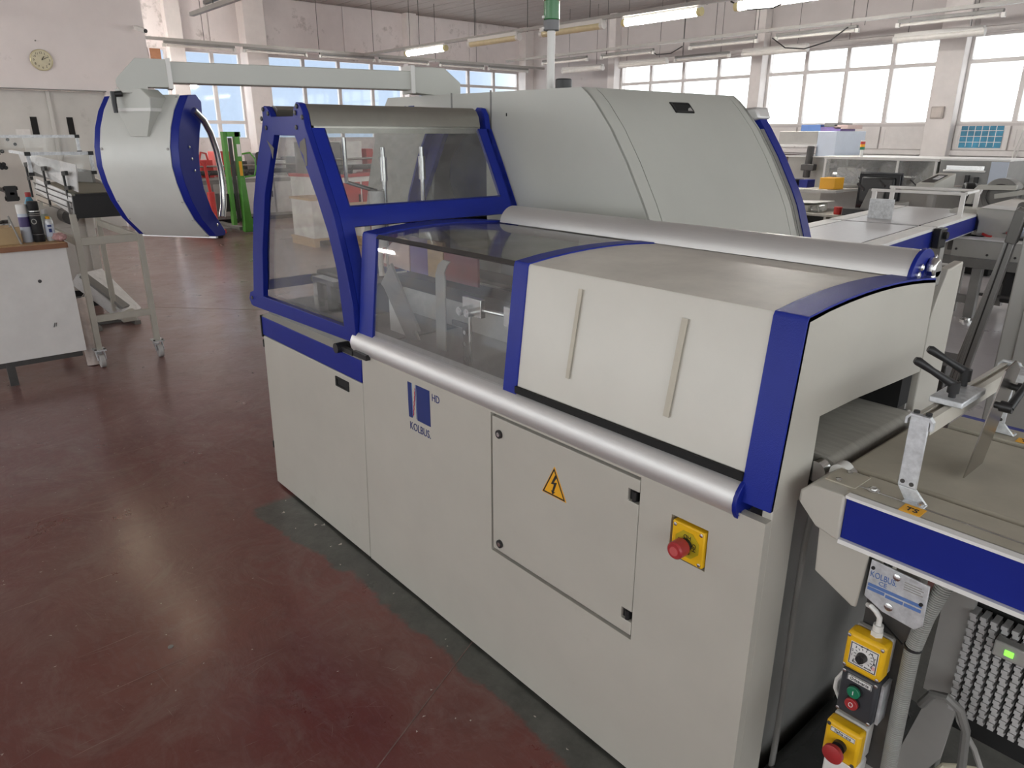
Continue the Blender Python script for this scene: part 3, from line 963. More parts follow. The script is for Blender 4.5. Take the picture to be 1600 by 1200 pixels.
# --- cover over the book track (leaning front, vaulted top)
def cover_prof(o=0.0, y0=0.0, y1=.66):
    """profile in the YZ plane, from the front foot over the vault to the rear"""
    pts = [(y0 - o, .928), (y0 + .046 - o, 1.318), (y0 + .050 - o * .7, 1.324 + o * .7)]
    for k in range(1, 9):
        u = k / 8
        pts.append((.05 + (y1 - .05) * u, 1.324 + .0185 * (1 - (2 * u - 1.0) ** 2) - .004 * u + o))
    return pts


cover = part("cover_panel", MB().sheet(cover_prof()[:3], 'x', 1.79, 2.52, .006, -1), beige_lit, machine)
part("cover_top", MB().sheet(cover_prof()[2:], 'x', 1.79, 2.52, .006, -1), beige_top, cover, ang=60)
tape = mk("old_tape_mark", (0.56, 0.52, 0.43), .5)
for x0, z0, z1, dx in [(1.99, 1.06, 1.29, .012), (2.305, 1.05, 1.275, .016)]:
    ym = lambda z: (z - .928) / .39 * .046 - .0062
    part("tape_mark", MB().bar((x0, ym(z0), z0), (x0 + .012, ym(z1), z1), dx, .0012, (0, -1, 0)), tape, cover, smooth=False)
for nm, x0, x1 in [("cover_band", .927, 1.022), ("cover_band", 1.744, 1.800), ("cover_band", 2.515, 2.586)]:
    part(nm, MB().sheet(cover_prof(.004), 'x', x0, x1, .012, -1), blue, machine, .002, ang=30)
endp = cover_prof(.0)[:]
end_poly = endp + [(.670, 1.085), (.496, 1.091), (.330, 1.098), (.152, 1.102), (.150, 1.00), (.140, .915), (.06, .925)]
part("end_face", MB().prism(end_poly, 'x', 2.572, 2.586), beige, machine)
part("end_return", MB().box(2.45, 2.574, .146, .154, .93, 1.10).box(2.45, 2.574, .15, .66, 1.088, 1.102), beige, machine)
part("rear_wall", MB().box(.95, 2.57, .66, .668, .90, 1.32), grey_metal, machine)
part("tunnel_wall", MB().box(2.0, 2.005, .07, .655, .93, 1.30), dark_metal, machine)
part("tunnel_side", MB().box(2.20, 2.574, .60, .66, 1.0, 1.10), gap_black, machine)
part("deck", MB().box(.95, 2.52, .014, .66, .885, .915), grey_metal, machine)
gl = part("cover_window", MB().sheet(cover_prof(-.001)[:3], 'x', 1.022, 1.745, .005, -1), plexi, machine)
part("window_top", MB().sheet(cover_prof(-.001)[2:], 'x', 1.022, 1.745, .005, -1), plexi_top, gl, ang=60)
part("window_edge", MB().sheet([(.040, 1.3165), (.052, 1.3255)], 'x', 1.022, 1.745, .006, -1), dark_metal, gl)
# mechanisms seen through the window, and reflections on it built as parts
I = lambda n, m, mt, **k: part(n, m, mt, machine, **k)
I("chute_plate", MB().prism([(.78, 1.10), (.86, 1.19), (.89, 1.15), (1.035, .958), (.99, .952), (1.03, .90), (.96, .90), (.80, 1.09)], 'y', .19, .20), grey_metal)
I("chute_side", MB().prism([(.80, 1.14), (.83, 1.14), (1.02, .90), (.80, .90)], 'y', .21, .215), white)
I("guide_strip", MB().prism([(1.138, .912), (1.196, .912), (1.204, 1.17), (1.20, 1.20), (1.215, 1.225), (1.235, 1.243), (1.195, 1.245), (1.165, 1.225), (1.148, 1.19)], 'y', .195, .20), grey_metal)
I("side_plate", MB().box(.50, 1.80, .44, .45, .915, 1.03), white_plastic)
I("belt_beam", MB().box(.56, 1.80, .40, .52, 1.035, 1.085), rubber)
I("belt_run", MB().box(.56, 1.80, .47, .60, 1.11, 1.125), dark_metal)
I("sensor_block", MB().box(1.368, 1.465, .145, .165, 1.095, 1.155), steel, bevel=.002)
I("sensor_bracket", MB().box(1.30, 1.402, .150, .157, 1.045, 1.062).box(1.362, 1.402, .148, .157, .915, 1.062), dark_metal)
for x in (1.383, 1.423):
    I("clamp_knob", MB().cyl((x, .145, 1.11), (x, .118, 1.11), .014, 18).cyl((x, .118, 1.11), (x, .115, 1.11), .008, 12), steel)
I("sensor_rod", MB().cyl((1.414, .14, 1.10), (1.414, .14, .915), .005, 10), steel)
I("sensor_shaft", MB().cyl((1.465, .16, 1.12), (1.62, .18, 1.12), .007, 10).box(1.56, 1.66, .16, .22, 1.09, 1.15), steel)
for z in (1.035, .995, .945):
    I("bracket_bolt", MB().cyl((1.383, .148, z), (1.383, .140, z), .007, 12), steel)
I("dark_red_reflection", MB().box(.24, .44, .47, .49, 1.08, 1.26), carmine)  # red, pink, violet and tan pieces stand in for window reflections
I("pink_reflection", MB().prism([(.36, 1.10), (.58, 1.09), (.58, 1.22), (.50, 1.235), (.40, 1.17)], 'y', .455, .465), pale_pink)
I("violet_piece", MB().box(.58, .72, .46, .47, 1.09, 1.24), violet)
I("tan_reflection", MB().box(.72, .83, .455, .47, 1.09, 1.24), wood)
I("red_reflection", MB().box(.83, 1.05, .46, .47, 1.09, 1.22), carmine)
I("white_guard", MB().box(1.42, 1.80, .63, .65, 1.09, 1.30), white)
I("guard_post", MB().box(1.55, 1.58, .61, .63, .915, 1.30), grey_metal)

# --- front handrail: half round aluminium profile with blue caps
def rail_prof(cy, cz, h, bulge, n=12):
    return [(cy, cz + h)] + [(cy - bulge * math.sin(PI * k / n), cz + h * math.cos(PI * k / n)) for k in range(1, n)] + [(cy, cz - h)]


fr_ = part("front_rail", MB().prism(rail_prof(.038, .925, .052, .062), 'x', .90, 2.512), alu, machine, ang=60)
cap = part("rail_cap", MB().prism(rail_prof(.045, .925, .058, .072), 'x', 2.512, 2.522), blue_smooth, fr_, .002)
cb = MB()
for y, z in [(.018, .955), (-.006, .900), (.028, .895)]:
    screw(cb, (2.522, y, z), (1, 0, 0), .0065, .005)
part("cap_bolt", cb, steel, fr_)
part("cover_gap", MB().box(1.80, 2.515, -.004, .004, .972, .991), gap_black, machine)
part("rail_seat", MB().box(.93, 2.52, -.006, .045, .905, .932), dark_metal, machine)
def arc(cy, cz, r, a0, a1, n):
    return [(cy + r * math.cos(math.radians(a0 + (a1 - a0) * k / n)), cz + r * math.sin(math.radians(a0 + (a1 - a0) * k / n))) for k in range(n + 1)]


rr = part("rear_rail", MB().prism(arc(.640, 1.322, .068, 172, 8, 16), 'x', 1.05, 2.552), alu, machine, ang=60)
part("rail_cap", MB().prism(arc(.640, 1.320, .074, 178, 2, 16), 'x', 2.552, 2.562), blue_smooth, rr, .002)
rb = MB()
for y, z in [(.60, 1.335), (.612, 1.352), (.69, 1.365)]:
    screw(rb, (2.562, y, z), (1, 0, 0), .009, .008)
part("cap_bolt", rb, steel, rr)
part("corner_casting", MB().tube([(2.562, .665, 1.345), (2.585, .665, 1.345)], .026, 10).box(2.555, 2.585, .645, .69, 1.30, 1.345), steel, rr, .006)
part("spring_latch", MB().box(.93, 1.02, -.03, .02, .885, .905).cyl((.80, -.035, .885), (.80, .02, .885), .020, 14).box(.80, .90, -.02, .0, .875, .892), rubber, machine)

# --- blue cabin with windows
outer = [(-.03, .900), (-.062, .905), (-.078, .930), (-.058, .962), (-.016, .975), (.025, 1.137), (.101, 1.371), (.193, 1.547), (.271, 1.664), (.298, 1.712), (.297, 1.742),
         (.318, 1.757), (.345, 1.752), (.366, 1.735), (.378, 1.716), (.572, 1.715), (.580, 1.742), (.604, 1.762), (.632, 1.757), (.652, 1.730), (.664, 1.675), (.75, 1.522), (.83, 1.371), (.887, 1.195), (.919, 1.06), (.925, .925)]
win = [(.092, .966), (.839, .974), (.816, 1.185), (.772, 1.31), (.708, 1.43), (.57, 1.647), (.389, 1.649), (.235, 1.415), (.145, 1.18)]
cabin = part("cabin_frame", MB().prism(outer, 'y', -.012, .012, [win]), blue_smooth, machine, .002)
part("front_window", MB().prism(win, 'y', .014, .018), plexi, cabin)
bb = MB()
for x, z in [(.312, 1.744), (.355, 1.728), (.29, 1.71), (.595, 1.726), (.612, 1.748), (.650, 1.71), (.325, 1.676), (.595, 1.676), (-.035, .94)]:
    screw(bb, (x, -.012, z), (0, -1, 0), .0085, .006)
part("frame_bolt", bb, dark_metal, cabin)
grime = mk("oily_grime", (0.16, 0.145, 0.12), .6, var=.3)
part("grime_patch", MB().prism([(.61, 1.625), (.655, 1.64), (.66, 1.60), (.655, 1.545), (.642, 1.54), (.63, 1.58), (.605, 1.60)], 'y', -.0132, -.0118).prism([(.315, 1.63), (.36, 1.61), (.375, 1.60), (.355, 1.56), (.345, 1.595)], 'y', -.0132, -.0118), grime, cabin)
Rp = [(.664, 1.675), (.75, 1.522), (.83, 1.371), (.887, 1.195), (.919, 1.06), (.925, .925)]


def clip_prof(P, z0, z1):
    out = []
    for i in range(len(P) - 1):
        (xa, za), (xb, zb) = P[i], P[i + 1]
        for k in range(9):
            z = za + (zb - za) * k / 8
            x = xa + (xb - xa) * k / 8
            if z0 - 1e-6 <= z <= z1 + 1e-6:
                if not out or abs(out[-1][1] - z) > 1e-5:
                    out.append((x, z))
    def at(z):
        for i in range(len(P) - 1):
            if P[i + 1][1] <= z <= P[i][1]:
                u = (P[i][1] - z) / (P[i][1] - P[i + 1][1])
                return P[i][0] + (P[i + 1][0] - P[i][0]) * u
        return P[-1][0]
    return [(at(z1), z1)] + [p for p in out if z0 + .003 < p[1] < z1 - .003] + [(at(z0), z0)]


side = MB()
side.sheet(clip_prof(Rp, 1.335, 1.408), 'y', .012, .85, .014, -1)
side.sheet(clip_prof(Rp, .926, 1.335), 'y', .012, .06, .014, -1)
side.sheet(clip_prof(Rp, .926, 1.335), 'y', .79, .85, .014, -1)
side.sheet(clip_prof(Rp, 1.408, 1.674), 'y', .012, .065, .014, -1)
side.sheet(clip_prof(Rp, 1.408, 1.674), 'y', .775, .85, .014, -1)
part("side_frame", side, blue, cabin, ang=50)
part("side_window", MB().sheet(clip_prof(Rp, 1.402, 1.674), 'y', .06, .78, .004, -1), plexi, cabin, ang=60)
roll = [(.565, 1.742), (.585, 1.754), (.612, 1.757), (.636, 1.745), (.652, 1.722), (.662, 1.682), (.64, 1.682), (.60, 1.70)]
part("roll_cover", MB().prism(roll, 'y', .014, .79), alu_bronze, cabin, ang=50)
part("roll_cover", MB().prism([(.95 - x, z) for x, z in roll], 'y', .014, .79), alu_bronze, cabin, ang=50)
part("roof_plate", MB().box(.36, .59, .012, .84, 1.690, 1.700), beige, cabin)
part("head_beam", MB().box(.60, .646, .03, .80, 1.655, 1.684), alu_bronze, cabin)
back = [p for p in outer if p[1] > .93]
bwin = [(.06, .96), (.85, .96), (.80, 1.33), (.60, 1.66), (.36, 1.66), (.12, 1.30)]
part("back_frame", MB().prism([(-.03, .91)] + outer[4:], 'y', .82, .845, [bwin]), blue, cabin)
Lp = [(.28, 1.675), (.193, 1.547), (.101, 1.371), (.025, 1.137), (-.016, .975)]
ls = MB()
ls.sheet(clip_prof(Lp, .976, 1.02), 'y', .012, .83, .012, 1)
ls.sheet(clip_prof(Lp, 1.02, 1.675), 'y', .012, .06, .012, 1)
ls.sheet(clip_prof(Lp, 1.02, 1.675), 'y', .775, .83, .012, 1)
part("side_frame", ls, blue, cabin, ang=50)
part("side_window", MB().sheet(clip_prof(Lp, 1.02, 1.674), 'y', .06, .78, .004, 1), plexi, cabin, ang=60)
part("deck_plate", MB().box(.0, .93, .02, .84, .90, .915), mid_grey, cabin)
# inside the cabin
I("lifting_post", MB().tube([(.40, .42, 1.18), (.40, .42, 1.42)], .032, 16).tube([(.40, .42, .915), (.40, .42, 1.18)], .012, 10), white_plastic)
I("hanging_rod", MB().tube([(.36, .30, 1.64), (.36, .30, 1.46), (.40, .42, 1.42)], .010, 8), steel)
I("clear_guard", MB().prism([(.56, .93), (.80, .93), (.80, 1.05), (.72, 1.30), (.60, 1.30)], 'y', .50, .512), white_dirty)
I("clamp_bracket", MB().box(.20, .24, .18, .21, .915, 1.03).box(.33, .37, .18, .21, .915, 1.03).box(.20, .40, .18, .23, 1.03, 1.05), steel)
I("drive_block", MB().box(.05, .55, .27, .44, .915, 1.05), dark_metal, bevel=.01)
I("drive_roller", MB().cyl((.10, .24, 1.02), (.52, .24, 1.02), .022, 14), rubber)
I("cup_holder", MB().lathe([(.03, 0), (.045, .02), (.05, .07), (.044, .07), (.04, .03), (.0, .02)], (.70, .12, .915), 24), steel)
for y in (.46, .66):
    I("guide_column", MB().cyl((.40, y, .95), (.40, y, 1.60), .010, 14).cyl((.40, y, 1.46), (.40, y, 1.56), .016, 14), steel)

# --- hood: arched housing behind the cover
RH = [(1.19, 1.820), (1.225, 1.795), (1.26, 1.764), (1.342, 1.673), (1.427, 1.553), (1.512, 1.412), (1.546, 1.347), (1.62, 1.15), (1.675, .9), (1.70, .6), (1.71, .05)]
LH = [(-.176, 1.828), (-.226, 1.771), (-.31, 1.66), (-.42, 1.41), (-.5, 1.15), (-.55, .9), (-.57, .05)]
hood_poly = RH + LH[::-1]
opening = [(.16, 1.10), (.62, 1.10), (.62, 1.66), (.24, 1.66), (.20, 1.50)]
hood = part("hood_front", MB().prism(hood_poly, 'y', .856, .870, [opening]), beige_hood, machine)
for x in (.372, .655):
    part("panel_seam", MB().box(x - .005, x + .005, .8545, .8565, 1.655, 1.83), mid_grey, hood)
part("latch_slot", MB().box(.756, .762, .8545, .8565, 1.724, 1.737), gap_black, hood)
part("logo_block", MB().box(-.022, -.010, .8545, .8565, 1.68, 1.785).box(.014, .064, .8545, .8565, 1.68, 1.785), ink_blue, hood)
part("hood_edge", MB().sheet(RH, 'y', .858, .935, .012, -1), beige_hood, hood, ang=40)
shell = part("hood_shell", MB().sheet(RH, 'y', .939, 1.80, .012, -1), beige_hood, hood, ang=40)
part("shell_gap", MB().sheet([(x - .012, z - .008) for x, z in RH], 'y', .90, 1.85, .010, -1), gap_black, hood, ang=40)
part("hood_edge", MB().sheet(RH, 'y', 1.804, 1.87, .012, -1), beige_hood, hood, ang=40)
part("hood_top", MB().prism([(-.176, 1.812), (-.176, 1.826), (1.19, 1.820), (1.19, 1.806)], 'y', .872, 1.87), beige_hood, hood)
part("hood_side", MB().sheet(LH, 'y', .872, 1.87, .012, 1), beige_hood, hood, ang=40)
off = lambda P, d: [(x + d, z + d * .5) for x, z in P]
arch = [(x, z) for x, z in off(RH, .008) if z < 1.75]
arch.insert(0, (1.305, 1.735))
part("end_arch", MB().sheet(arch, 'y', 1.895, 1.955, .055, -1), blue_smooth, hood, ang=40)
part("arch_lining", MB().sheet(off(RH[3:], .004), 'y', 1.868, 1.93, .012, -1), mid_grey, hood, ang=40)
part("arch_cap", MB().prism([(1.24, 1.765), (1.31, 1.770), (1.335, 1.72), (1.29, 1.71)], 'y', 1.87, 1.97), alu, hood, .01)
part("hood_back", MB().prism(hood_poly, 'y', 1.85, 1.862), beige_hood, hood)
# handle recess in the curved shell
def shell_pt(u, y, lift=.004):
    """u: height on the shell"""
    for i in range(len(RH) - 1):
        if RH[i + 1][1] <= u <= RH[i][1]:
            k = (RH[i][1] - u) / (RH[i][1] - RH[i + 1][1])
            return Vector((RH[i][0] + (RH[i + 1][0] - RH[i][0]) * k + lift * .75, y, u + lift * .66))


ya, yb = 1.315, 1.44
rc = MB()
rc.hexa([shell_pt(1.735, ya, -.002), shell_pt(1.735, yb, -.002), shell_pt(1.775, yb, -.002), shell_pt(1.775, ya, -.002)],
        [shell_pt(1.735, ya), shell_pt(1.735, yb), shell_pt(1.775, yb), shell_pt(1.775, ya)])
part("handle_recess", rc, gap_black, hood)
rf = MB()
a_, b_, c_, d_ = [shell_pt(1.738, ya + .004, .0045), shell_pt(1.738, yb - .004, .0045), shell_pt(1.771, yb - .004, .0045), shell_pt(1.771, ya + .004, .0045)]
for p, q in ((a_, b_), (b_, c_), (c_, d_), (d_, a_)):
    rf.bar(p, q, .006, .004, (.75, 0, .66))
part("recess_rim", rf, rubber, hood)
part("recess_lip", MB().hexa([shell_pt(1.738, yb - .045, .0042), shell_pt(1.738, yb - .008, .0042), shell_pt(1.755, yb - .012, .0042), shell_pt(1.75, yb - .03, .0042)],
                            [shell_pt(1.738, yb - .045, .006), shell_pt(1.738, yb - .008, .006), shell_pt(1.755, yb - .012, .006), shell_pt(1.75, yb - .03, .006)]), grey_metal, hood)
# what the opening shows: drum, worn sheet, back wall
I("hood_inside", MB().box(-.1, 1.0, 1.60, 1.62, 1.0, 1.78), interior_tan)
I("hood_floor", MB().box(-.1, 1.0, .90, 1.6, 1.08, 1.10), interior_tan)
I("press_drum", MB().cyl((.10, 1.25, 1.45), (.55, 1.25, 1.45), .22, 32), interior_blue)
I("press_block", MB().box(.20, .60, .95, 1.02, 1.10, 1.22), white_plastic)
# signal tower on the hood
pole = part("signal_pole", MB().cyl((.82, 1.05, 1.82), (.82, 1.05, 2.06), .0165, 16), white_plastic, machine)
sgm = lambda n, z0, z1, mt, r=.033: part(n, MB().cyl((.82, 1.05, z0), (.82, 1.05, z1), r, 24), mt, pole, .003)
sgm("tower_base", 2.06, 2.10, mk("tower_grey", (.17, .17, .175), .5))
sgm("green_lamp", 2.10, 2.172, mk("green_lens", (.03, .16, .05), .2))
sgm("red_lamp", 2.172, 2.245, mk("red_lens", (.30, .03, .04), .2))
part("label_strip", MB().box(.80, .812, 1.014, 1.018, 2.064, 2.073).box(.80, .812, 1.014, 1.018, 2.106, 2.115).box(.80, .81, 1.014, 1.018, 2.178, 2.187), white, pole)
part("vent_cap", MB().cyl((.93, 1.02, 1.815), (.93, 1.02, 1.868), .034, 24), rubber, machine, .004)

# ================================================================== operator panel on its swing arm
A0 = Vector((-.081, .93, 0))
AD = Vector((-.2304, -.9731, 0))
rzA = math.atan2(AD.y, AD.x)
arm = thing("operator_panel_arm", "grey green swing arm carrying the blue edged operator panel beside the cabin", "arm", (A0.x, A0.y, 0), rzA)
P_ = lambda n, m, mt, par=None, **k: part(n, m, mt, par or arm, local=True, **k)
P_("arm_tube", MB().box(.0, 1.115, -.055, .055, 1.862, 1.948), beige_hood, bevel=.004)
P_("elbow", MB().prism([(0.012, 1.852), (.012, 1.968), (-.165, 1.968), (-.252, 1.900), (-.252, 1.835), (-.171, 1.835), (-.03, 1.845)], 'y', -.062, .062), beige_hood, bevel=.003)
P_("elbow_flange", MB().box(-.005, .015, -.068, .068, 1.846, 1.974), white_plastic)
P_("pivot_post", MB().cyl((-.12, 0, 1.828), (-.12, 0, 1.86), .05, 24), beige_hood)
P_("elbow", MB().prism([(1.105, 1.843), (1.105, 1.955), (1.235, 1.955), (1.318, 1.872), (1.318, 1.845), (1.300, 1.818), (1.200, 1.818), (1.200, 1.843)], 'y', -.062, .062), beige_hood, bevel=.003)
P_("elbow_flange", MB().box(1.100, 1.118, -.067, .067, 1.838, 1.960), white_plastic)
# panel head
PX = Vector((-.3008, -.3055, 0))
rzP = math.radians(36.4) - rzA
loc = Matrix.Rotation(-rzA, 4, 'Z') @ (PX - Vector((A0.x, A0.y, 0)))


def to_arm(x, y, z):
    v = Matrix.Rotation(rzP, 4, 'Z') @ Vector((x, y, z)) + loc
    return (v.x, v.y, z)


Pp = lambda n, m, mt, par=None, **k: part(n, m.warp(to_arm), mt, par or arm, local=True, **k)
fprof = [(.118, 1.812), (.066, 1.75), (.028, 1.678), (.005, 1.60), (.0, 1.52), (.014, 1.45), (.045, 1.37), (.098, 1.285), (.19, 1.198)]
bprof = [(.172, 1.818), (.205, 1.79), (.20, 1.74), (.165, 1.66), (.140, 1.58), (.130, 1.50), (.140, 1.42), (.178, 1.32), (.245, 1.235), (.262, 1.212), (.25, 1.196)]
head = Pp("panel_back", MB().sheet(fprof, 'x', -.222, .128, .006, -1), mk("panel_paint_lit", (.60, .605, .57), .3, var=.04, scale=6, bump=.05, bscale=260), ang=60)  # lighter copy of the arm paint: light on the panel put into colour
for x0, x1 in ((-.256, -.222), (.127, .168)):
    Pp("side_plate", MB().prism([(a - .002, b) for a, b in fprof] + bprof[::-1], 'x', x0, x1), blue_smooth, head, bevel=.002)
Pp("bottom_strip", MB().box(-.235, .165, .185, .20, 1.190, 1.198), alu, head)
Pp("screen_bezel", MB().prism([(a - .04, b) for a, b in bprof[1:-1]] + [(a - .055, b) for a, b in bprof[1:-1]][::-1], 'x', -.225, .13), rubber, head)
ps = MB()
for x in (-.213, .119):
    for (a, b) in [(.11, 1.803), (.0025, 1.592), (.047, 1.368), (.10, 1.283), (.178, 1.208)]:
        screw(ps, (x, a - .004, b), (0, -1, .1), .006, .004)
Pp("panel_screw", ps, grey_metal, head)
sd = MB()
for (a, b) in [(.075, 1.60), (.082, 1.55), (.09, 1.50), (.15, 1.76), (.20, 1.25)]:
    screw(sd, (.168, a, b), (1, 0, 0), .006, .004)
Pp("side_screw", sd, steel, head)
Pp("grab_handle", MB().tube([(.186, .118, 1.752), (.186, .175, 1.715), (.186, .215, 1.66), (.186, .245, 1.58), (.186, .257, 1.50), (.186, .258, 1.42), (.186, .245, 1.34), (.186, .222, 1.285)], .0145, 12), steel, head)
# bracket under the elbow with clamping lever
Pp("swivel_collar", MB().prism([(-.10, 1.752), (.065, 1.752), (.068, 1.80), (.03, 1.835), (-.10, 1.835)], 'y', .0, .11), beige_hood, bevel=.004)
Pp("collar_flange", MB().box(-.105, .07, -.01, .115, 1.745, 1.758), white_plastic)
wl_, wh_ = [(-.058, .0, 1.644), (.026, .0, 1.644), (.030, .03, 1.644), (-.05, .03, 1.644)], [(-.095, -.006, 1.747), (.065, -.006, 1.747), (.065, .10, 1.747), (-.095, .10, 1.747)]
Pp("mount_wedge", MB().hexa(wl_, wh_), beige_hood)
Pp("clamp_lever", MB().tube([(-.055, -.012, 1.815), (-.085, -.028, 1.812)], .012, 12).tube([(-.085, -.028, 1.822), (-.083, -.034, 1.78), (-.080, -.036, 1.738)], .01, 12, True, [.012, .010, .0085]), rubber)

# ================================================================== outfeed conveyor at the near end
conv = thing("outfeed_conveyor", "short belt conveyor with blue side profile running out of the machine tunnel", "conveyor", (2.95, .35, 0))
C_ = lambda n, m, mt, par=None, **k: part(n, m, mt, par or conv, **k)
C_("side_profile", MB().box(2.706, 4.3, .052, .068, .906, .994), blue_smooth, bevel=.002)
C_("profile_lip", MB().box(2.706, 4.3, .046, .066, .994, 1.0).box(2.706, 4.3, .044, .10, .897, .906), white)
C_("top_rail", MB().box(2.700, 4.3, .064, .100, .985, 1.000).box(2.700, 4.3, .108, .165, .985, 1.000), belt_tan)
C_("rail_slot", MB().box(2.70, 4.3, .0995, .1085, .978, .990), dark_metal)
C_("slot_strip", MB().box(2.706, 4.3, .1005, .1045, .990, 1.0005), steel)
C_("end_cap", MB().prism([(2.618, .978), (2.640, .998), (2.706, .998), (2.706, .900), (2.660, .912), (2.650, .922), (2.617, .955)], 'y', .044, .165), beige, bevel=.004)
C_("cover_plate", MB().box(2.645, 2.706, .085, .155, .998, 1.0015), belt_tan, bevel=.001)
sb = MB()
for x, y in [(2.668, .144), (2.668, .096)]:
    screw(sb, (x, y, 1.001), (0, 0, 1), .006, .005)
screw(sb, (2.732, .105, 1.000), (0, 0, 1), .012, .003)
screw(sb, (2.732, .105, 1.002), (0, 0, 1), .0065, .006)
C_("cap_screw", sb, steel)
C_("belt", MB().box(2.640, 4.3, .185, .565, .972, .998), belt_tan, bevel=.008)
C_("far_rail", MB().box(2.70, 4.3, .58, .66, .94, 1.000), belt_tan)
C_("far_profile", MB().box(2.70, 4.3, .66, .68, .90, 1.0), blue_smooth)
C_("bed_plate", MB().box(2.68, 4.3, .07, .66, .93, .965), mid_grey)
C_("near_roller", MB().cyl((2.655, .165, .972), (2.655, .57, .972), .024, 20), steel)
C_("cap_bevel_roller", MB().cyl((2.640, .158, .985), (2.640, .188, .985), .02, 18), white_plastic)
inb = part("machine_belt", MB().prism([(2.10, 1.000), (2.598, 1.000), (2.614, .992), (2.618, .975), (2.61, .955), (2.59, .948), (2.10, .948)], 'y', .185, .60), belt_mat, machine, ang=60)
part("belt_roller", MB().cyl((2.592, .152, .974), (2.592, .62, .974), .0235, 24), steel, machine)
# stickers on the rail
for (x0, y0, y1) in [(2.795, .064, .098), (2.835, .585, .615)]:
    s_ = C_("sticker", MB().box(x0, x0 + .037, y0, y1, 1.0003, 1.0012), orange_yellow)
    text("lettering", "TS", .021, plane_M((x0 + .018, y0 + .009, 1.0016), (1, 0, 0), (0, 1, 0)), ink, s_, 'CENTER')
# two zinc brackets carrying a cross beam
for y, f in ((.116, 1), (.612, -1)):
    b_ = C_("zinc_bracket", MB().hexa([(2.785, y - .003, 1.001), (2.826, y - .003, 1.001), (2.826, y + .003, 1.001), (2.785, y + .003, 1.001)],
                                      [(2.769, y - .003, 1.026), (2.802, y - .003, 1.026), (2.802, y + .003, 1.026), (2.769, y + .003, 1.026)])
            .box(2.769, 2.802, y - .003, y + .003, 1.026, 1.166).box(2.787, 2.826, y - .018 if f > 0 else y, y if f > 0 else y + .02, 1.0005, 1.0035), zinc, bevel=.0015)
    part("slot_hole", MB().cyl((2.777, y - .0042, 1.036), (2.777, y - .0028, 1.036), .0042, 12).cyl((2.793, y - .0042, 1.034), (2.793, y - .0028, 1.034), .0042, 12), dark_metal, b_)
    part("foot_screw", screw(MB(), (2.817, y - .009 if f > 0 else y + .01, 1.0035), (0, 0, 1), .006, .006), steel, b_)
    part("saddle", MB().prism([(2.762, 1.150), (2.762, 1.162), (2.769, 1.171), (2.802, 1.170), (2.809, 1.162), (2.809, 1.146), (2.805, 1.146), (2.805, 1.160), (2.800, 1.166), (2.771, 1.167), (2.766, 1.160), (2.766, 1.150)], 'y', y - .006 if f > 0 else y - .002, y + .006 if f > 0 else y + .008), zinc, b_)
beam = C_("cross_beam", MB().prism([(2.770, 1.134), (2.770, 1.164), (2.781, 1.167), (2.781, 1.160), (2.792, 1.160), (2.792, 1.167), (2.801, 1.164), (2.803, 1.134)], 'y', .123, .640), mk("tan_profile", (.50, .47, .41), .45, var=.06))
C_("beam_screw", MB().cyl((2.775, .122, 1.166), (2.775, .122, 1.175), .0055, 12).cyl((2.796, .122, 1.166), (2.796, .122, 1.175), .0055, 12), rubber)
C_("clamp_plate", MB().box(2.764, 2.822, .205, .330, 1.169, 1.181), zinc, bevel=.002)
gp = C_("guide_plate", MB().prism([(.290, 1.003), (.396, 1.003), (.396, 1.215), (.340, 1.245), (.290, 1.235)], 'x', 2.826, 2.8285).warp(lambda x, y, z: (x + (z - 1.0) * .12, y, z)), stainless)


def lever(piv, d, L, up=.03, vert=True):
    """clamping lever: hub and a handle with a thick end"""
    p = Vector(piv)
    d = Vector(d).normalized()
    m = MB()
    ax = Vector((0, 0, 1)) if vert else Vector((1, 0, 0))
    m.tube([p, p + ax * up * .3, p + ax * up * .3, p + ax * up], .01, 14, True, [.0065, .0065, .0105, .0105])
    q = p + ax * (up - .006)
    m.tube([q, q + d * L * .55 + ax * .008, q + d * L * .93 + ax * .014, q + d * L + ax * .014], .008, 12, True, [.0085, .0065, .0085, .006])
    return m


C_("clamp_lever", lever((2.795, .228, 1.181), (-.75, -.5, .36), .080), rubber)
C_("clamp_lever", lever((2.785, .318, 1.181), (-.75, -.5, .34), .080, .034), rubber)
C_("clamp_lever", lever((2.850, .295, 1.165), (.0, .62, .62), .085, .03, False), rubber)
C_("clamp_lever", lever((2.850, .385, 1.180), (.05, .62, .62), .085, .03, False), rubber)
C_("stop_block", MB().box(2.80, 2.86, .53, .60, 1.148, 1.168), zinc, bevel=.002)
# name plate of bare zinc hanging below the side
idp = C_("name_plate", MB().prism([(2.766, .895), (2.872, .888), (2.874, .802), (2.862, .788), (2.800, .795), (2.764, .812)], 'y', .066, .070), zinc, bevel=.0015)
ix = plane_M((2.769, .0655, .872), (1, 0, 0), (0, 0, 1))
text("lettering", "KOLBUS.", .018, plane_M((2.7685, .0655, .8595), (1, 0, 0), (0, 0, 1)), ink_label, idp, sx=.70)
text("lettering", "CE", .013, plane_M((2.786, .0655, .8475), (1, 0, 0), (0, 0, 1)), ink_label, idp)
for x0, x1, z0, z1, tx in [(2.768, 2.866, .838, .8445, ""), (2.768, 2.800, .8295, .836, ""), (2.802, 2.834, .8275, .834, ""), (2.836, 2.866, .8275, .834, "")]:
    part("label_bar", MB().box(x0, x1, .0652, .0662, z0, z1), ink_label, idp)
for k in range(4):
    part("label_line", MB().box(2.830, 2.864 - .004 * (k % 2), .0652, .0662, .861 + .0048 * k, .8628 + .0048 * k), grey_metal, idp)
pb = MB()
screw(pb, (2.816, .066, .880), (0, -1, 0), .007, .005)
screw(pb, (2.812, .066, .812), (0, -1, 0), .008, .005)
part("plate_bolt", pb, steel, idp)
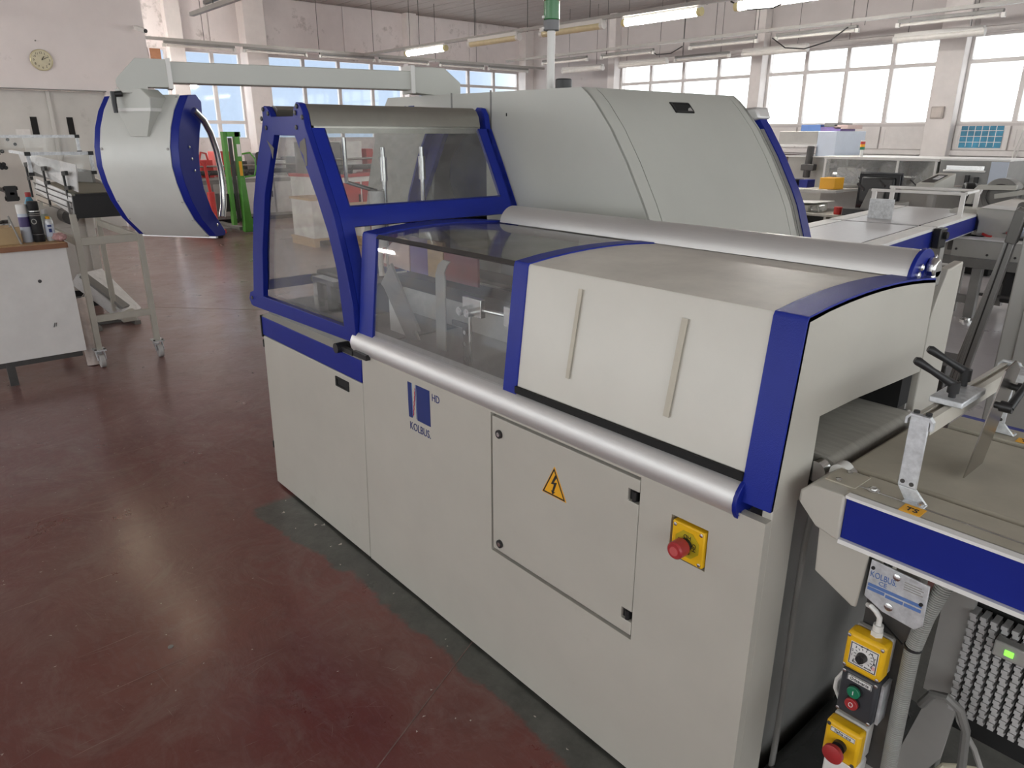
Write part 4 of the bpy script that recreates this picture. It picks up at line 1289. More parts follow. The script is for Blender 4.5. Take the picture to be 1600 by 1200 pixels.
part("plate_rivet", MB().cyl((2.772, .066, .879), (2.772, .063, .879), .0035, 10).cyl((2.864, .066, .846), (2.864, .063, .846), .0035, 10), ink, idp)
for o_ in [idp] + [c for c in bpy.data.objects if c.parent == idp]:
    if o_ == idp:
        o_.location.z -= .015
C_("side_skirt", MB().prism([(2.655, .905), (2.76, .899), (2.752, .76), (2.742, .758), (2.660, .800)], 'y', .070, .076), beige, bevel=.006)
C_("support_leg", MB().box(2.80, 2.845, .10, .15, .0, .93).box(2.80, 2.845, .55, .60, .0, .93), grey_metal, bevel=.003)
C_("mount_strip", MB().box(2.762, 2.862, .094, .100, .395, .80), dark_metal)
C_("leg_plate", MB().box(2.845, 2.90, .28, .30, .50, .92), grey_metal)
C_("gusset_plate", MB().prism([(2.815, .25), (2.858, .49), (2.912, .49), (2.905, .34), (2.84, .18)], 'y', .29, .30), grey_metal)
C_("lower_strut", MB().bar((2.80, .32, .24), (3.20, .32, .05), .05, .05), white_plastic)

# control boxes on the near leg
st = thing("control_station", "control boxes in yellow and black fixed under the conveyor side", "control box", (2.79, .06, .40))
S_ = lambda n, m, mt, par=None, **k: part(n, m, mt, par or st, **k)
def tiltbox(x0, x1, z0, z1, y0, y1, k=.0):
    return MB().box(x0, x1, y0, y1, z0, z1)


b1 = S_("dial_box", MB().box(2.757, 2.829, .078, .094, .640, .722), mk("grey_box_back", (.50, .49, .46), .5), bevel=.004)
part("box_cover", MB().box(2.755, 2.831, .040, .078, .638, .724), yellow, b1, .008)
part("dial_plate", MB().box(2.767, 2.821, .0385, .0405, .655, .706), paper, b1)
part("dial_border", MB().holed([2.768, 2.820], [.656, .705], [(2.7695, 2.8185, .6575, .7035)], .038, .0392), ink, b1)
dt = MB()
for k in range(12):
    a = math.radians(225 - k * 24.5)
    ca, sa = math.cos(a), math.sin(a)
    dt.bar((2.794 + .0145 * ca, .0382, .682 + .0145 * sa), (2.794 + .0185 * ca, .0382, .682 + .0185 * sa), .0012, .0005, (0, 1, 0))
part("dial_tick", dt, ink, b1)
for k, ch in enumerate("0123456789"):
    a = math.radians(222 - k * 29)
    text("lettering", ch, .0068, plane_M((2.794 + .0225 * math.cos(a), .0382, .6795 + .0225 * math.sin(a)), (1, 0, 0), (0, 0, 1)), ink, b1, 'CENTER')
part("dial_arc", MB().tube([(2.794 + .0205 * math.cos(math.radians(a)), .0386, .682 + .0205 * math.sin(math.radians(a))) for a in range(60, -41, -10)], .0008, 4), ink, b1)
part("dial_end_mark", MB().box(2.812, 2.818, .0382, .0392, .664, .672), mk("pink_mark", (.75, .42, .42), .6), b1)
part("dial_knob", MB().tube([(2.792, .0385, .681), (2.792, .026, .681)], .0095, 18, True, [.0105, .0085]).box(2.7905, 2.7935, .024, .030, .673, .690), rubber, b1)
text("lettering", "Rýchlosť stroja", .0062, plane_M((2.7935, .0382, .6605), (1, 0, 0), (0, 0, 1)), ink, b1, 'CENTER')
bs = MB()
for x in (2.761, 2.825):
    for z in (.646, .716):
        screw(bs, (x, .040, z), (0, -1, 0), .0038, .0015)
part("box_screw", bs, steel, b1)
part("cable_gland", MB().cyl((2.800, .068, .722), (2.800, .068, .735), .012, 6).cyl((2.800, .068, .735), (2.800, .068, .748), .0095, 16), white_plastic, b1)
part("gland_cable", MB().tube([(2.800, .068, .745), (2.800, .066, .765), (2.792, .062, .778), (2.782, .064, .782), (2.772, .075, .775)], .0052, 10), white_plastic, b1)
b2 = S_("button_box", MB().box(2.757, 2.829, .045, .094, .528, .634), mk("anthracite_box", (.035, .037, .043), .45), bevel=.006)
part("name_strip", MB().box(2.770, 2.818, .0435, .0452, .612, .626), paper, b2)
part("strip_border", MB().holed([2.7705, 2.8175], [.6125, .6255], [(2.7715, 2.8165, .6135, .6245)], .0430, .0440), ink, b2)
text("lettering", "Odsávanie", .0098, plane_M((2.794, .0430, .6160), (1, 0, 0), (0, 0, 1)), ink, b2, 'CENTER', sx=.9)
for z, mt, sym in [(.594, green_knob, 'I'), (.565, red_knob, 'O')]:
    part("button_bezel", MB().tube([(2.789, .045, z), (2.789, .040, z)], .0145, 24), rubber, b2)
    bt = part("push_button", MB().tube([(2.789, .041, z), (2.789, .035, z), (2.789, .034, z)], .0125, 24, True, [.0128, .0128, .0115]), mt, b2)
    if sym == 'I':
        part("button_mark", MB().box(2.7882, 2.7898, .0334, .0341, z - .0045, z + .0045), white, b2)
    else:
        part("button_mark", MB().tube([(2.789 + .004 * math.cos(a * PI / 8), .0338, z + .005 * math.sin(a * PI / 8)) for a in range(17)], .0007, 6), white, b2)
bs = MB()
for x in (2.762, 2.824):
    for z in (.534, .628):
        screw(bs, (x, .045, z), (0, -1, 0), .004, .0018)
part("box_screw", bs, steel, b2)
part("side_bracket", MB().box(2.830, 2.836, .060, .094, .53, .625), zinc, b2)
b3 = S_("stop_box", MB().box(2.752, 2.822, .060, .094, .424, .508), MATS["grey_box_back"], bevel=.005)
part("box_cover", MB().box(2.750, 2.822, .030, .062, .420, .506), yellow, b3, .007)
part("name_strip", MB().box(2.762, 2.812, .0285, .0302, .484, .495), paper, b3)
part("strip_border", MB().holed([2.7625, 2.8115], [.4845, .4945], [(2.7632, 2.8108, .4852, .4938)], .0280, .0290), ink, b3)
text("lettering", "Tlačné valce", .0078, plane_M((2.787, .0280, .4870), (1, 0, 0), (0, 0, 1)), ink, b3, 'CENTER', sx=.88)
part("stop_neck", MB().tube([(2.786, .030, .460), (2.786, .020, .460)], .0135, 20).tube([(2.786, .020, .460), (2.786, .008, .460)], .0085, 16), rubber, b3)
part("stop_button", MB().tube([(2.786, .010, .460), (2.786, .002, .460), (2.786, -.006, .460), (2.786, -.009, .460)], .02, 28, True, [.014, .0205, .0205, .013]), red_knob, b3)
bs = MB()
for x, z in ((2.757, .498), (2.815, .428)):
    screw(bs, (x, .030, z), (0, -1, 0), .0042, .0015)
part("box_screw", bs, dark_metal, b3)
S_("lower_box", MB().box(2.752, 2.820, .045, .10, .30, .412), white_plastic, bevel=.006)
S_("loose_cable", MB().tube([(2.752, .075, .60), (2.742, .07, .575), (2.742, .07, .555), (2.752, .072, .535), (2.775, .08, .522)], .005, 8), white_plastic)

# corrugated conduit: rings on a core
co = thing("corrugated_conduit", "grey corrugated conduit running down beside the control boxes", "conduit", (2.86, .09, 0))
path = [Vector(p) for p in [(2.895, .09, .90), (2.885, .085, .86), (2.872, .082, .80), (2.862, .082, .72), (2.862, .084, .62), (2.862, .09, .50), (2.862, .10, .38), (2.862, .12, .2), (2.862, .14, .03)]]
part("hose_core", MB().tube(path, .0122, 14), mk("conduit_groove", (.085, .085, .08), .6), co)
rib = MB()
acc = 0.0
for p, q in zip(path[:-1], path[1:]):
    L, d = (q - p).length, (q - p).normalized()
    while acc < L:
        rib.tube([p + d * (acc - .0016), p + d * (acc - .0007), p + d * (acc + .0007), p + d * (acc + .0016)], .015, 14, True, [.0128, .0150, .0150, .0128])
        acc += .0047
    acc -= L
rb_ = part("hose_ribs", rib, mk("conduit_grey", (.36, .36, .34), .5), co)
rb_["kind"] = "stuff"
part("cable_tie", MB().cyl((2.862, .083, .728), (2.862, .083, .722), .0165, 16).bar((2.845, .075, .725), (2.80, .085, .745), .004, .002), rubber, co)
part("cable_tie", MB().cyl((2.862, .10, .400), (2.862, .10, .394), .0165, 16), rubber, co)
part("green_wire", MB().tube([(2.885, .082, .862), (2.892, .080, .885), (2.905, .082, .905)], .0035, 8), green_knob, co)

# cable chain block hanging under the conveyor
ch = thing("cable_chain", "grey ribbed plastic cable chain block hanging under the conveyor", "cable chain", (2.98, .3, .5))
cg = mk("chain_plastic", (.46, .455, .45), .45, var=.08)
link = MB()
link.box(-.0055, .0055, -.03, .0, -.0046, .0022).box(-.0062, .0048, -.036, -.028, -.0050, .0034)
lme = link.mesh("chain_link")
lme.shade_smooth()
lme.set_sharp_from_angle(angle=math.radians(35))
lme.materials.append(cg)
for r in range(11):
    col_x = 2.905 + r * .0185
    for k in range(26):
        o = bpy.data.objects.new("chain_link", lme)
        COL.objects.link(o)
        o.parent = ch
        o.location = Vector((col_x + .0022 * (k % 2), .300 + .002 * (k % 2), .733 - k * .0094)) - Vector((2.98, .3, .5))
part("chain_back", MB().box(2.89, 3.2, .310, .325, .42, .745), gap_black, ch)
part("indicator_block", MB().box(2.955, 3.02, .235, .26, .685, .72), grey_metal, ch, .003)
part("indicator_light", MB().box(2.975, 2.99, .232, .236, .697, .708), mk("green_light", (.15, .8, .05), .4, emit=((.25, 1, .08), 1.2)), ch)

# dark sheet bin, cables and hose under the conveyor end
bn = thing("scrap_chute", "glossy black curved sheet chute standing on the floor beside the control boxes", "chute", (2.68, .35, 0))
part("chute_sheet", MB().sheet([(2.572, .0), (2.573, .10), (2.585, .15), (2.63, .178), (2.70, .19), (2.78, .18)], 'y', .14, .62, .004, 1), bin_black, bn, ang=60)
part("chute_side", MB().prism([(2.572, 0), (2.573, .10), (2.585, .15), (2.63, .178), (2.70, .19), (2.78, .18), (2.78, 0)], 'y', .136, .140), bin_black, bn)
part("chute_lip", MB().tube([(2.572, .138, .004), (2.573, .138, .10), (2.585, .138, .15), (2.63, .138, .178), (2.70, .138, .19), (2.78, .138, .18)], .004, 8), steel, bn)
solo("power_cable", MB().tube([(2.60, .155, .90), (2.592, .160, .80), (2.589, .165, .6), (2.591, .17, .35), (2.594, .16, .15), (2.60, .10, .012), (2.62, .02, .010)], .0075, 10), mid_grey, "grey cable running down the end of the machine base", "cable")
rnd = random.Random(3)
for k in range(7):
    x0 = 2.60 + .018 * k
    solo("black_cable", MB().tube([(x0, .66 - .02 * k, .55), (x0 + .01, .60 - .02 * k, .38), (x0 + .03, .56 - .01 * k, .26), (x0 + .07, .60, .12), (x0 + .1, .72, .006)], .006, 8), rubber,
         "black cable hanging behind the glossy black chute", "cable", "black cables behind the chute")
cream = mk("cream_cable", (.48, .44, .33), .5)
for k in range(9):
    pts = []
    for a in range(0, 25):
        t_ = a / 24 * PI * 2.1 + k * .3
        rx, ry = .13 + .012 * k, .10 + .010 * k
        pts.append((3.06 + rx * math.cos(t_) + .02 * rnd.random(), .46 + ry * math.sin(t_), .010 + .012 * k + .004 * math.sin(3 * t_)))
    solo("cream_cable", MB().tube(pts, .0065, 7), cream, "cream cable coiled on the floor under the conveyor", "cable", "cream cables coiled under the conveyor")
solo("hanging_cable", MB().tube([(2.90, .31, .49), (2.92, .30, .45), (2.96, .29, .41), (3.01, .30, .30), (3.05, .33, .15), (3.10, .36, .012)], .006, 8), grey_metal, "grey cable hanging from the leg plate to the floor", "cable")
solo("looped_cable", MB().tube([(2.868, .20, .52), (2.885, .19, .565), (2.91, .19, .575), (2.935, .20, .555), (2.95, .22, .50), (2.955, .24, .40), (2.95, .28, .25), (2.96, .35, .02)], .009, 8), mid_grey, "thick grey cable looping over the leg plate", "cable")

# ================================================================== left side: desk, delivery table, feeder
dk = thing("white_desk", "white panelled desk with brown edged top holding cans and bottles", "desk", (-3.0, -.9, 0))
D_ = lambda n, m, mt, par=None, **k: part(n, m, mt, par or dk, **k)
D_("desk_top", MB().box(-3.35, -2.58, -2.2, -.300, .915, .945), wood, bevel=.002)
D_("top_edge", MB().box(-2.582, -2.575, -2.2, -.298, .913, .946).box(-3.35, -2.575, -.301, -.294, .913, .946), wood_edge)
D_("front_panel", MB().box(-2.62, -2.60, -2.2, -.305, .17, .915), white, bevel=.002)
D_("side_panel", MB().box(-3.33, -2.62, -.325, -.305, .17, .915), white)
D_("desk_leg", MB().box(-2.66, -2.61, -.80, -.75, 0, .20), dark_metal)
D_("desk_leg", MB().box(-3.32, -3.27, -.37, -.32, 0, .20), dark_metal)
D_("base_rail", MB().box(-2.66, -2.62, -2.2, -.33, .13, .17), dark_metal)
D_("knock_mark", MB().cyl((-2.5995, -.50, .70), (-2.598, -.50, .70), .012, 10).tube([(-2.598, -.475, .37), (-2.598, -.465, .40), (-2.598, -.46, .375), (-2.598, -.455, .40)], .003, 5), dark_metal)
ZT_ = .945


def can(name, label, x, y, prof, mts, cat="can"):
    t = thing(name, label, cat, (x, y, ZT_))
    for nm, pr, mt in zip([m[0] for m in mts], prof, [m[1] for m in mts]):
        part(nm, MB().lathe(pr, (0, 0, 0), 22), mt, t, local=True)
    return t


c1 = can("spray_can", "white spray can with purple band and white cap on the desk", -2.80, -.490,
         [[(.030, 0), (.0325, .004), (.0325, .19), (.026, .205)], [(.0328, .105), (.0328, .172)], [(.030, .190), (.033, .20), (.033, .252), (.030, .256)]],
         [("can_body", light_blue), ("can_label", purple), ("cap", white)])
c2 = can("detergent_bottle", "blue plastic bottle with red cap behind the black can", -2.95, -.415,
         [[(.040, 0), (.044, .006), (.044, .20), (.038, .24), (.018, .285), (.015, .295)], [(.0445, .10), (.0445, .19)], [(.017, .293), (.018, .297), (.018, .322), (.016, .324)]],
         [("bottle_body", blue_liquid), ("bottle_label", ink), ("cap", red_knob)])
c3 = can("black_spray_can", "tall black spray can with silver ring emblem on the desk", -2.78, -.425,
         [[(.033, 0), (.035, .004), (.035, .20), (.030, .215)], [(.0352, .205), (.0352, .212)], [(.031, .213), (.034, .218), (.034, .27), (.030, .274)]],
         [("can_body", ink), ("rim_ring", steel), ("cap", ink)])
part("ring_emblem", MB().tube([(.0352 * math.cos(t0), .0352 * math.sin(t0), z0) for t0, z0 in [(-.45 + .42 * math.cos(a * PI / 10), .140 + .016 * math.sin(a * PI / 10)) for a in range(21)]], .003, 6), grey_metal, c3, local=True)
part("text_band", MB().lathe([(.0353, .178), (.0353, .182)], (0, 0, 0), 22).lathe([(.0353, .190), (.0353, .194)], (0, 0, 0), 22).lathe([(.0353, .05), (.0353, .052)], (0, 0, 0), 22), grey_metal, c3, local=True)
c4 = can("white_bottle", "pale green bottle with white cap behind the silver can", -2.92, -.345,
         [[(.036, 0), (.038, .005), (.038, .14), (.016, .175)], [(.0383, .03), (.0383, .11)], [(.017, .172), (.018, .175), (.018, .205), (.016, .207)]],
         [("bottle_body", mk("pale_green_plastic", (.42, .47, .40), .35)), ("bottle_label", paper), ("cap", white)])
c5 = can("silver_can", "small silver spray can with orange warning diamond on the desk", -2.78, -.352,
         [[(.027, 0), (.029, .004), (.029, .135), (.020, .150)], [(.0292, .03), (.0292, .115)], [(.013, .148), (.014, .150), (.014, .165), (.010, .168)]],
         [("can_body", zinc), ("can_label", light_blue), ("nozzle", orange_yellow)])
part("label_print", MB().box(.0285, .0298, -.014, .010, .098, .110).box(.0285, .0298, -.01, .008, .06, .085), ink_blue, c5, local=True)
t = thing("wooden_tray", "light wooden tray on the desk edge behind the white can", "tray", (-2.95, -.72, ZT_))
part("tray_base", MB().box(-3.15, -2.72, -.95, -.535, ZT_, ZT_ + .09), wood, t, .004)
part("tray_rim", MB().box(-2.725, -2.715, -.95, -.535, ZT_, ZT_ + .115), mk("pale_wood_face", (.50, .36, .20), .6, var=.1, scale=3), t, .002)
solo("steel_angle", MB().bar((-2.70, -.545, ZT_), (-2.72, -.585, ZT_ + .19), .02, .006).bar((-2.72, -.585, ZT_ + .188), (-2.74, -.59, ZT_), .008, .006), grey_metal, "thin steel angle leaning on the wooden tray", "angle")
for k, (y, x) in enumerate([(-.60, -3.22), (-.545, -3.24), (-.68, -3.2)]):
    t = thing("glass_jar", "small glass jar with dark lid, %s behind the wooden tray" % ["middle one", "nearest the blue bottle", "nearest the photo edge"][k], "jar", (x, y, ZT_))
    part("jar_body", MB().lathe([(.028, 0), (.03, .01), (.03, .085), (.024, .095)], (0, 0, 0), 16), zinc if k else white_plastic, t, local=True)
    part("jar_lid", MB().lathe([(.028, .095), (.03, .098), (.03, .115), (.027, .117)], (0, 0, 0), 16), dark_metal, t, local=True)
# crumpled rag
rg = MB()
bmesh.ops.create_icosphere(rg.bm, subdivisions=3, radius=1)
rr_ = random.Random(5)
for v in rg.bm.verts:
    a = math.sin(v.co.x * 7 + 1) * math.cos(v.co.y * 6) * .2 + rr_.uniform(-.08, .08)
    v.co = Vector((-2.72 + v.co.x * .07 * (1 + a), -.262 + .01 + v.co.y * .04 * (1 + a) - .06, ZT_ + .028 + max(-.95, v.co.z) * .028 * (1 + a)))
solo("crumpled_rag", rg, pink_rag, "crumpled pink and white rag at the desk corner", "rag")

# delivery table on castors
dt_ = thing("delivery_table", "castor mounted delivery table with black apron and scuffed white guard plates", "table", (-3.2, 0, 0))
T_ = lambda n, m, mt, par=None, **k: part(n, m, mt, par or dt_, **k)
leg_m = mk("leg_cream", (.50, .48, .42), .5, var=.08)
for x in (-2.72, -4.0):
    for y in (-.205, .205):
        T_("table_leg", MB().box(x - .02, x + .02, y - .02, y + .02, .13, 1.12), leg_m, bevel=.003)
        if x > -3:
            ca = T_("castor", MB().box(x - .05, x + .05, y - .04, y + .04, .122, .132).prism([(x - .035, .122), (x + .03, .122), (x + .055, .06), (x + .035, .05)], 'y', y - .03, y - .025).prism([(x - .035, .122), (x + .03, .122), (x + .055, .06), (x + .035, .05)], 'y', y + .025, y + .03), zinc)
            part("wheel", MB().cyl((x + .04, y - .018, .048), (x + .04, y + .018, .048), .048, 22), mk("castor_grey" + str(y), (.42, .41, .40), .5), ca, .006)
            part("brake_tab", MB().box(x - .07, x - .02, y - .02, y + .02, .085, .095), zinc, ca)
            part("plate_bolt", MB().cyl((x + .035, y - .03, .132), (x + .035, y - .03, .14), .008, 8).cyl((x + .035, y + .03, .132), (x + .035, y + .03, .14), .008, 8), dark_metal, ca)
T_("cross_bar", MB().box(-2.735, -2.705, -.205, .205, .335, .385), leg_m, bevel=.003)
T_("cross_bar", MB().box(-2.735, -2.705, -.205, .205, .90, .955), leg_m, bevel=.003)
T_("side_bar", MB().box(-4.0, -2.72, .19, .22, .90, .95).box(-4.0, -2.72, -.22, -.19, .90, .95), leg_m)
T_("apron", MB().box(-2.73, -2.70, -.19, .23, 1.09, 1.245), rubber, bevel=.003)
T_("table_belt", MB().box(-4.3, -2.72, -.17, .24, 1.235, 1.262), mk("olive_belt", (.055, .052, .03), .55, var=.2), bevel=.006)
T_("belt_edge", MB().box(-2.725, -2.70, -.17, .235, 1.245, 1.258), rubber)
gA, gB, gC, gD = (-3.62, -.335, 1.53), (-2.78, -.115, 1.452), (-2.78, -.155, 1.10), (-3.62, -.30, 1.33)
def thick(pts, t=.008):
    return MB().hexa([Vector(p) + Vector((0, 0, 0)) for p in pts], [Vector(p) + Vector((-.2, 1, 0)).normalized() * t for p in pts])


g_mid1, g_mid2 = (-3.62, -.315, 1.42), (-2.78, -.135, 1.265)
gu = T_("guard_plate", thick([gA, gB, g_mid2, g_mid1]), white_dirty)
gl_ = T_("guard_plate", thick([(-3.35, -.29, 1.34), (-2.80, -.165, 1.245), (-2.78, -.185, 1.10), (-3.40, -.30, 1.255)]), white_dirty)
for k, u in enumerate((.18, .50, .86)):
    px = -3.62 + .84 * u
    py = -.345 + .2 * u
    zt, zb = 1.47 - .07 * u - .02, 1.36 - .17 * u
    T_("guide_bracket", MB().bar((px, py - .01, zt), (px + .02, py - .012, zb - .13), .03, .012, (0, 1, 0)).bar((px, py - .012, zt), (px + .07, py, zt + .005), .03, .02, (0, 1, 0)).bar((px + .01, py - .012, zt - .10), (px + .08, py, zt - .095), .026, .02, (0, 1, 0)), rubber)
for k in range(4):
    z0 = 1.31 - .042 * k
    T_("guide_line", MB().bar((-3.36, -.306, z0), (-2.79, -.186, z0 - .075), .004, .006), dark_metal)
T_("mount_arm", MB().bar((-2.83, -.20, 1.20), (-2.76, -.21, .98), .03, .012, (0, 1, 0)), mid_grey)
# aluminium guard frames with black corner pieces
def frame(label, x0, x1, ys, zt, zb, name="guard_frame"):
    t = thing(name, label, "guard", (x0, ys[0], zb))
    b = .022
    part("top_bar", MB().box(x0 - b / 2, x0 + b / 2, ys[0], ys[1], zt - b, zt), zinc, t)
    for y in ys:
        part("post", MB().box(x0 - b / 2, x0 + b / 2, y - b / 2, y + b / 2, zb, zt - b), zinc, t)
        part("corner_piece", MB().box(x0 - b * .62, x0 + b * .62, y - b * .8, y + b * .8, zt - b * 1.1, zt + .002), rubber, t)
        part("corner_piece", MB().box(x0 - b * .62, x0 + b * .62, y - b * .8, y + b * .8, zb, zb + b * 1.1), rubber, t)
    part("clear_sheet", MB().box(x0 - .003, x0 + .003, ys[0], ys[1], zb + .02, zt - b), glass_far, t)
    return t


f1 = frame("front aluminium guard frame with black corners above the delivery table", -3.0, 0, (-.36, .035), 1.535, 1.375)
part("side_bar", MB().bar((-3.0, -.36, 1.524), (-3.45, -.40, 1.535), .02, .02), zinc, f1)
frame("rear aluminium guard frame with black corner behind the front frame", -4.0, 0, (-.42, .16), 1.650, 1.50)
# feeder: big beige side plate with bores and body below
fd = thing("paper_feeder", "big beige feeder machine with drilled side plate behind the desk", "machine", (-5.2, -1, 0))
hol = MB()
part("side_plate", MB().box(-4.95, -4.90, -2.6, -.10, .55, 1.645), mk("beige_plate", (.62, .57, .52), .5, var=.05), fd, .004)
for y, z, r in [(-.24, 1.62, .018), (-.235, 1.59, .02), (-.10, 1.61, .014), (-.20, 1.40, .018), (-.17, 1.40, .018), (-.19, 1.37, .018), (-.16, 1.37, .018), (-.30, 1.32, .02), (-.28, 1.30, .022), (-.24, 1.305, .018), (-.29, 1.28, .018), (-.16, 1.51, .016), (-.05, 1.57, .014), (-.20, 1.12, .014), (-.33, 1.47, .01), (-.32, 1.44, .01)]:
    part("bore", MB().cyl((-4.9, y - .12, z), (-4.895, y - .12, z), r, 14), ink, fd)
part("feeder_body", MB().box(-6.3, -4.96, -2.6, .33, .18, 1.02), mk("beige_body", (.52, .49, .45), .5, var=.06), fd, .01)
part("body_door", MB().box(-5.2, -4.955, .0, .30, .24, .80), mk("beige_body_door", (.56, .53, .49), .5, var=.05), fd, .006)
part("body_post", MB().box(-4.96, -4.90, .27, .345, .18, 1.1), mk("beige_post", (.50, .47, .43), .5), fd, .004)
part("feeder_foot", MB().box(-6.2, -5.0, -2.5, .30, 0, .18), gap_black, fd)
part("drive_motor", MB().cyl((-4.95, .12, .92), (-4.7, .12, .92), .07, 16), dark_metal, fd)
T_("chute_plate", MB().hexa([(-4.88, -.1, 1.30), (-4.0, .22, 1.20), (-4.0, .24, 1.20), (-4.88, -.08, 1.30)], [(-4.88, -.1, 1.42), (-4.0, .22, 1.36), (-4.0, .24, 1.36), (-4.88, -.08, 1.42)]), mid_grey)
T_("outfeed_board", MB().bar((-4.85, .25, 1.33), (-3.2, .33, 1.18), .02, .04), white)
solo("black_hinge_block", MB().box(-4.92, -3.96, -.40, -.37, 1.19, 1.21).box(-4.0, -3.96, -.43, -.35, 1.14, 1.26).cyl((-3.98, -.44, 1.24), (-3.98, -.34, 1.24), .015, 8).cyl((-3.98, -.44, 1.16), (-3.98, -.34, 1.16), .015, 8), rubber, "black block clamped to the feeder plate above the bottles", "block")

t = thing("film_roll", "wrapped roll of film leaning against the white desk", "roll", (-2.8, -.24, 0))
part("film", MB().tube([(-2.80, -.238, .0), (-2.84, -.240, .25), (-2.88, -.248, .50)], .048, 18, True, [.050, .049, .046]), foil, t)
part("roll_core", MB().cyl((-2.88, -.248, .50), (-2.881, -.2485, .508), .022, 12), dark_metal, t)
part("loose_film", MB().tube([(-2.80, -.190, .10), (-2.82, -.188, .2), (-2.84, -.190, .33)], .02, 8, True, [.012, .022, .012]), foil, t)
t = thing("tilted_stand", "scuffed white metal stand tilted on low grey floor rails", "stand", (-4.1, .2, 0))
part("stand_body", MB().hexa([(-4.35, -.05, .36), (-3.98, .22, .04), (-3.90, .27, .10), (-4.25, .0, .46)], [(-4.55, .20, .36), (-4.20, .42, .04), (-4.12, .46, .10), (-4.45, .25, .46)]), white_dirty, t, .01)
part("stand_plate", MB().bar((-4.24, .05, .44), (-3.96, .29, .16), .10, .02), mid_grey, t)
part("stand_block", MB().box(-4.02, -3.92, .24, .36, .03, .13), leg_m, t, .006)
part("stand_leg", MB().tube([(-4.15, -.02, .03), (-4.17, .0, .26), (-4.22, .06, .30)], .014, 8), steel, t)
part("floor_rail", MB().box(-4.45, -3.90, .33, .38, 0, .035).box(-4.35, -3.85, .0, .05, 0, .035).bar((-4.1, .03, .02), (-4.1, .36, .02), .05, .03), mid_grey, t)

# green stacker and the clutter before the end windows
gs = thing("green_stacker", "green hand pallet stacker with open mast and black tiller", "stacker", (-9.7, 3.55, 0))
G_ = lambda n, m, mt, **k: part(n, m, mt, gs, **k)
G_("mast_post", MB().box(-9.78, -9.66, 3.44, 3.50, .15, 1.70), green_paint)
G_("mast_post", MB().box(-9.74, -9.62, 3.62, 3.70, .10, 1.70), green_paint, label="green mast post with white and orange stickers")
G_("mast_head", MB().box(-9.78, -9.62, 3.50, 3.72, 1.62, 1.70), green_paint)
G_("front_cover", MB().prism([(3.60, .02), (3.80, .02), (3.86, .10), (3.86, .22), (3.74, .26), (3.70, .95), (3.62, .95)], 'x', -9.72, -9.58), green_paint, bevel=.01)
G_("mast_chain", MB().box(-9.72, -9.70, 3.53, 3.59, .2, 1.6), dark_metal)
G_("orange_label", MB().box(-9.615, -9.61, 3.635, 3.685, .98, 1.22), orange_yellow)
G_("white_label", MB().box(-9.615, -9.61, 3.63, 3.69, 1.30, 1.5), white)
G_("safety_loop", MB().tube([(-9.6, 3.70, 1.34), (-9.55, 3.82, 1.36), (-9.55, 3.90, 1.26), (-9.55, 3.90, 1.1), (-9.55, 3.86, .98), (-9.6, 3.70, .96)], .016, 8), green_paint)
G_("tiller", MB().tube([(-9.45, 3.72, .25), (-9.30, 3.80, .75), (-9.2, 3.86, 1.08)], .022, 8).tube([(-9.2, 3.86, 1.08), (-9.2, 3.78, 1.18), (-9.2, 3.80, 1.36), (-9.2, 3.92, 1.40), (-9.2, 3.98, 1.30), (-9.2, 3.94, 1.14), (-9.2, 3.86, 1.08)], .016, 8), rubber)
G_("fork_carriage", MB().box(-9.95, -9.74, 3.28, 3.60, .38, .68), rubber)
G_("fork", MB().box(-10.9, -9.75, 3.28, 3.42, .04, .10).box(-10.9, -9.75, 3.56, 3.66, .04, .10), mid_grey)
G_("wheel", MB().cyl((-9.62, 3.74, .08), (-9.62, 3.84, .08), .08, 16), white_plastic)
t = thing("red_pallet_truck", "red hand pallet truck parked behind the operator panel", "pallet truck", (-9.4, 3.0, 0))
part("pump_post", MB().cyl((-9.4, 3.02, .1), (-9.4, 3.02, .75), .06, 12), red_paint, t)
part("truck_handle", MB().tube([(-9.4, 3.02, .7), (-9.38, 2.98, 1.15)], .025, 8).tube([(-9.38, 2.98, 1.15), (-9.38, 2.90, 1.25), (-9.38, 2.94, 1.38), (-9.38, 3.02, 1.36), (-9.38, 3.04, 1.25), (-9.38, 2.98, 1.15)], .018, 8), red_paint, t)
part("fork", MB().box(-10.6, -9.4, 2.86, 3.0, .06, .12).box(-10.6, -9.4, 3.08, 3.2, .06, .12), red_paint, t)
part("wheel", MB().cyl((-9.3, 2.96, .09), (-9.3, 3.08, .09), .09, 16), rubber, t)


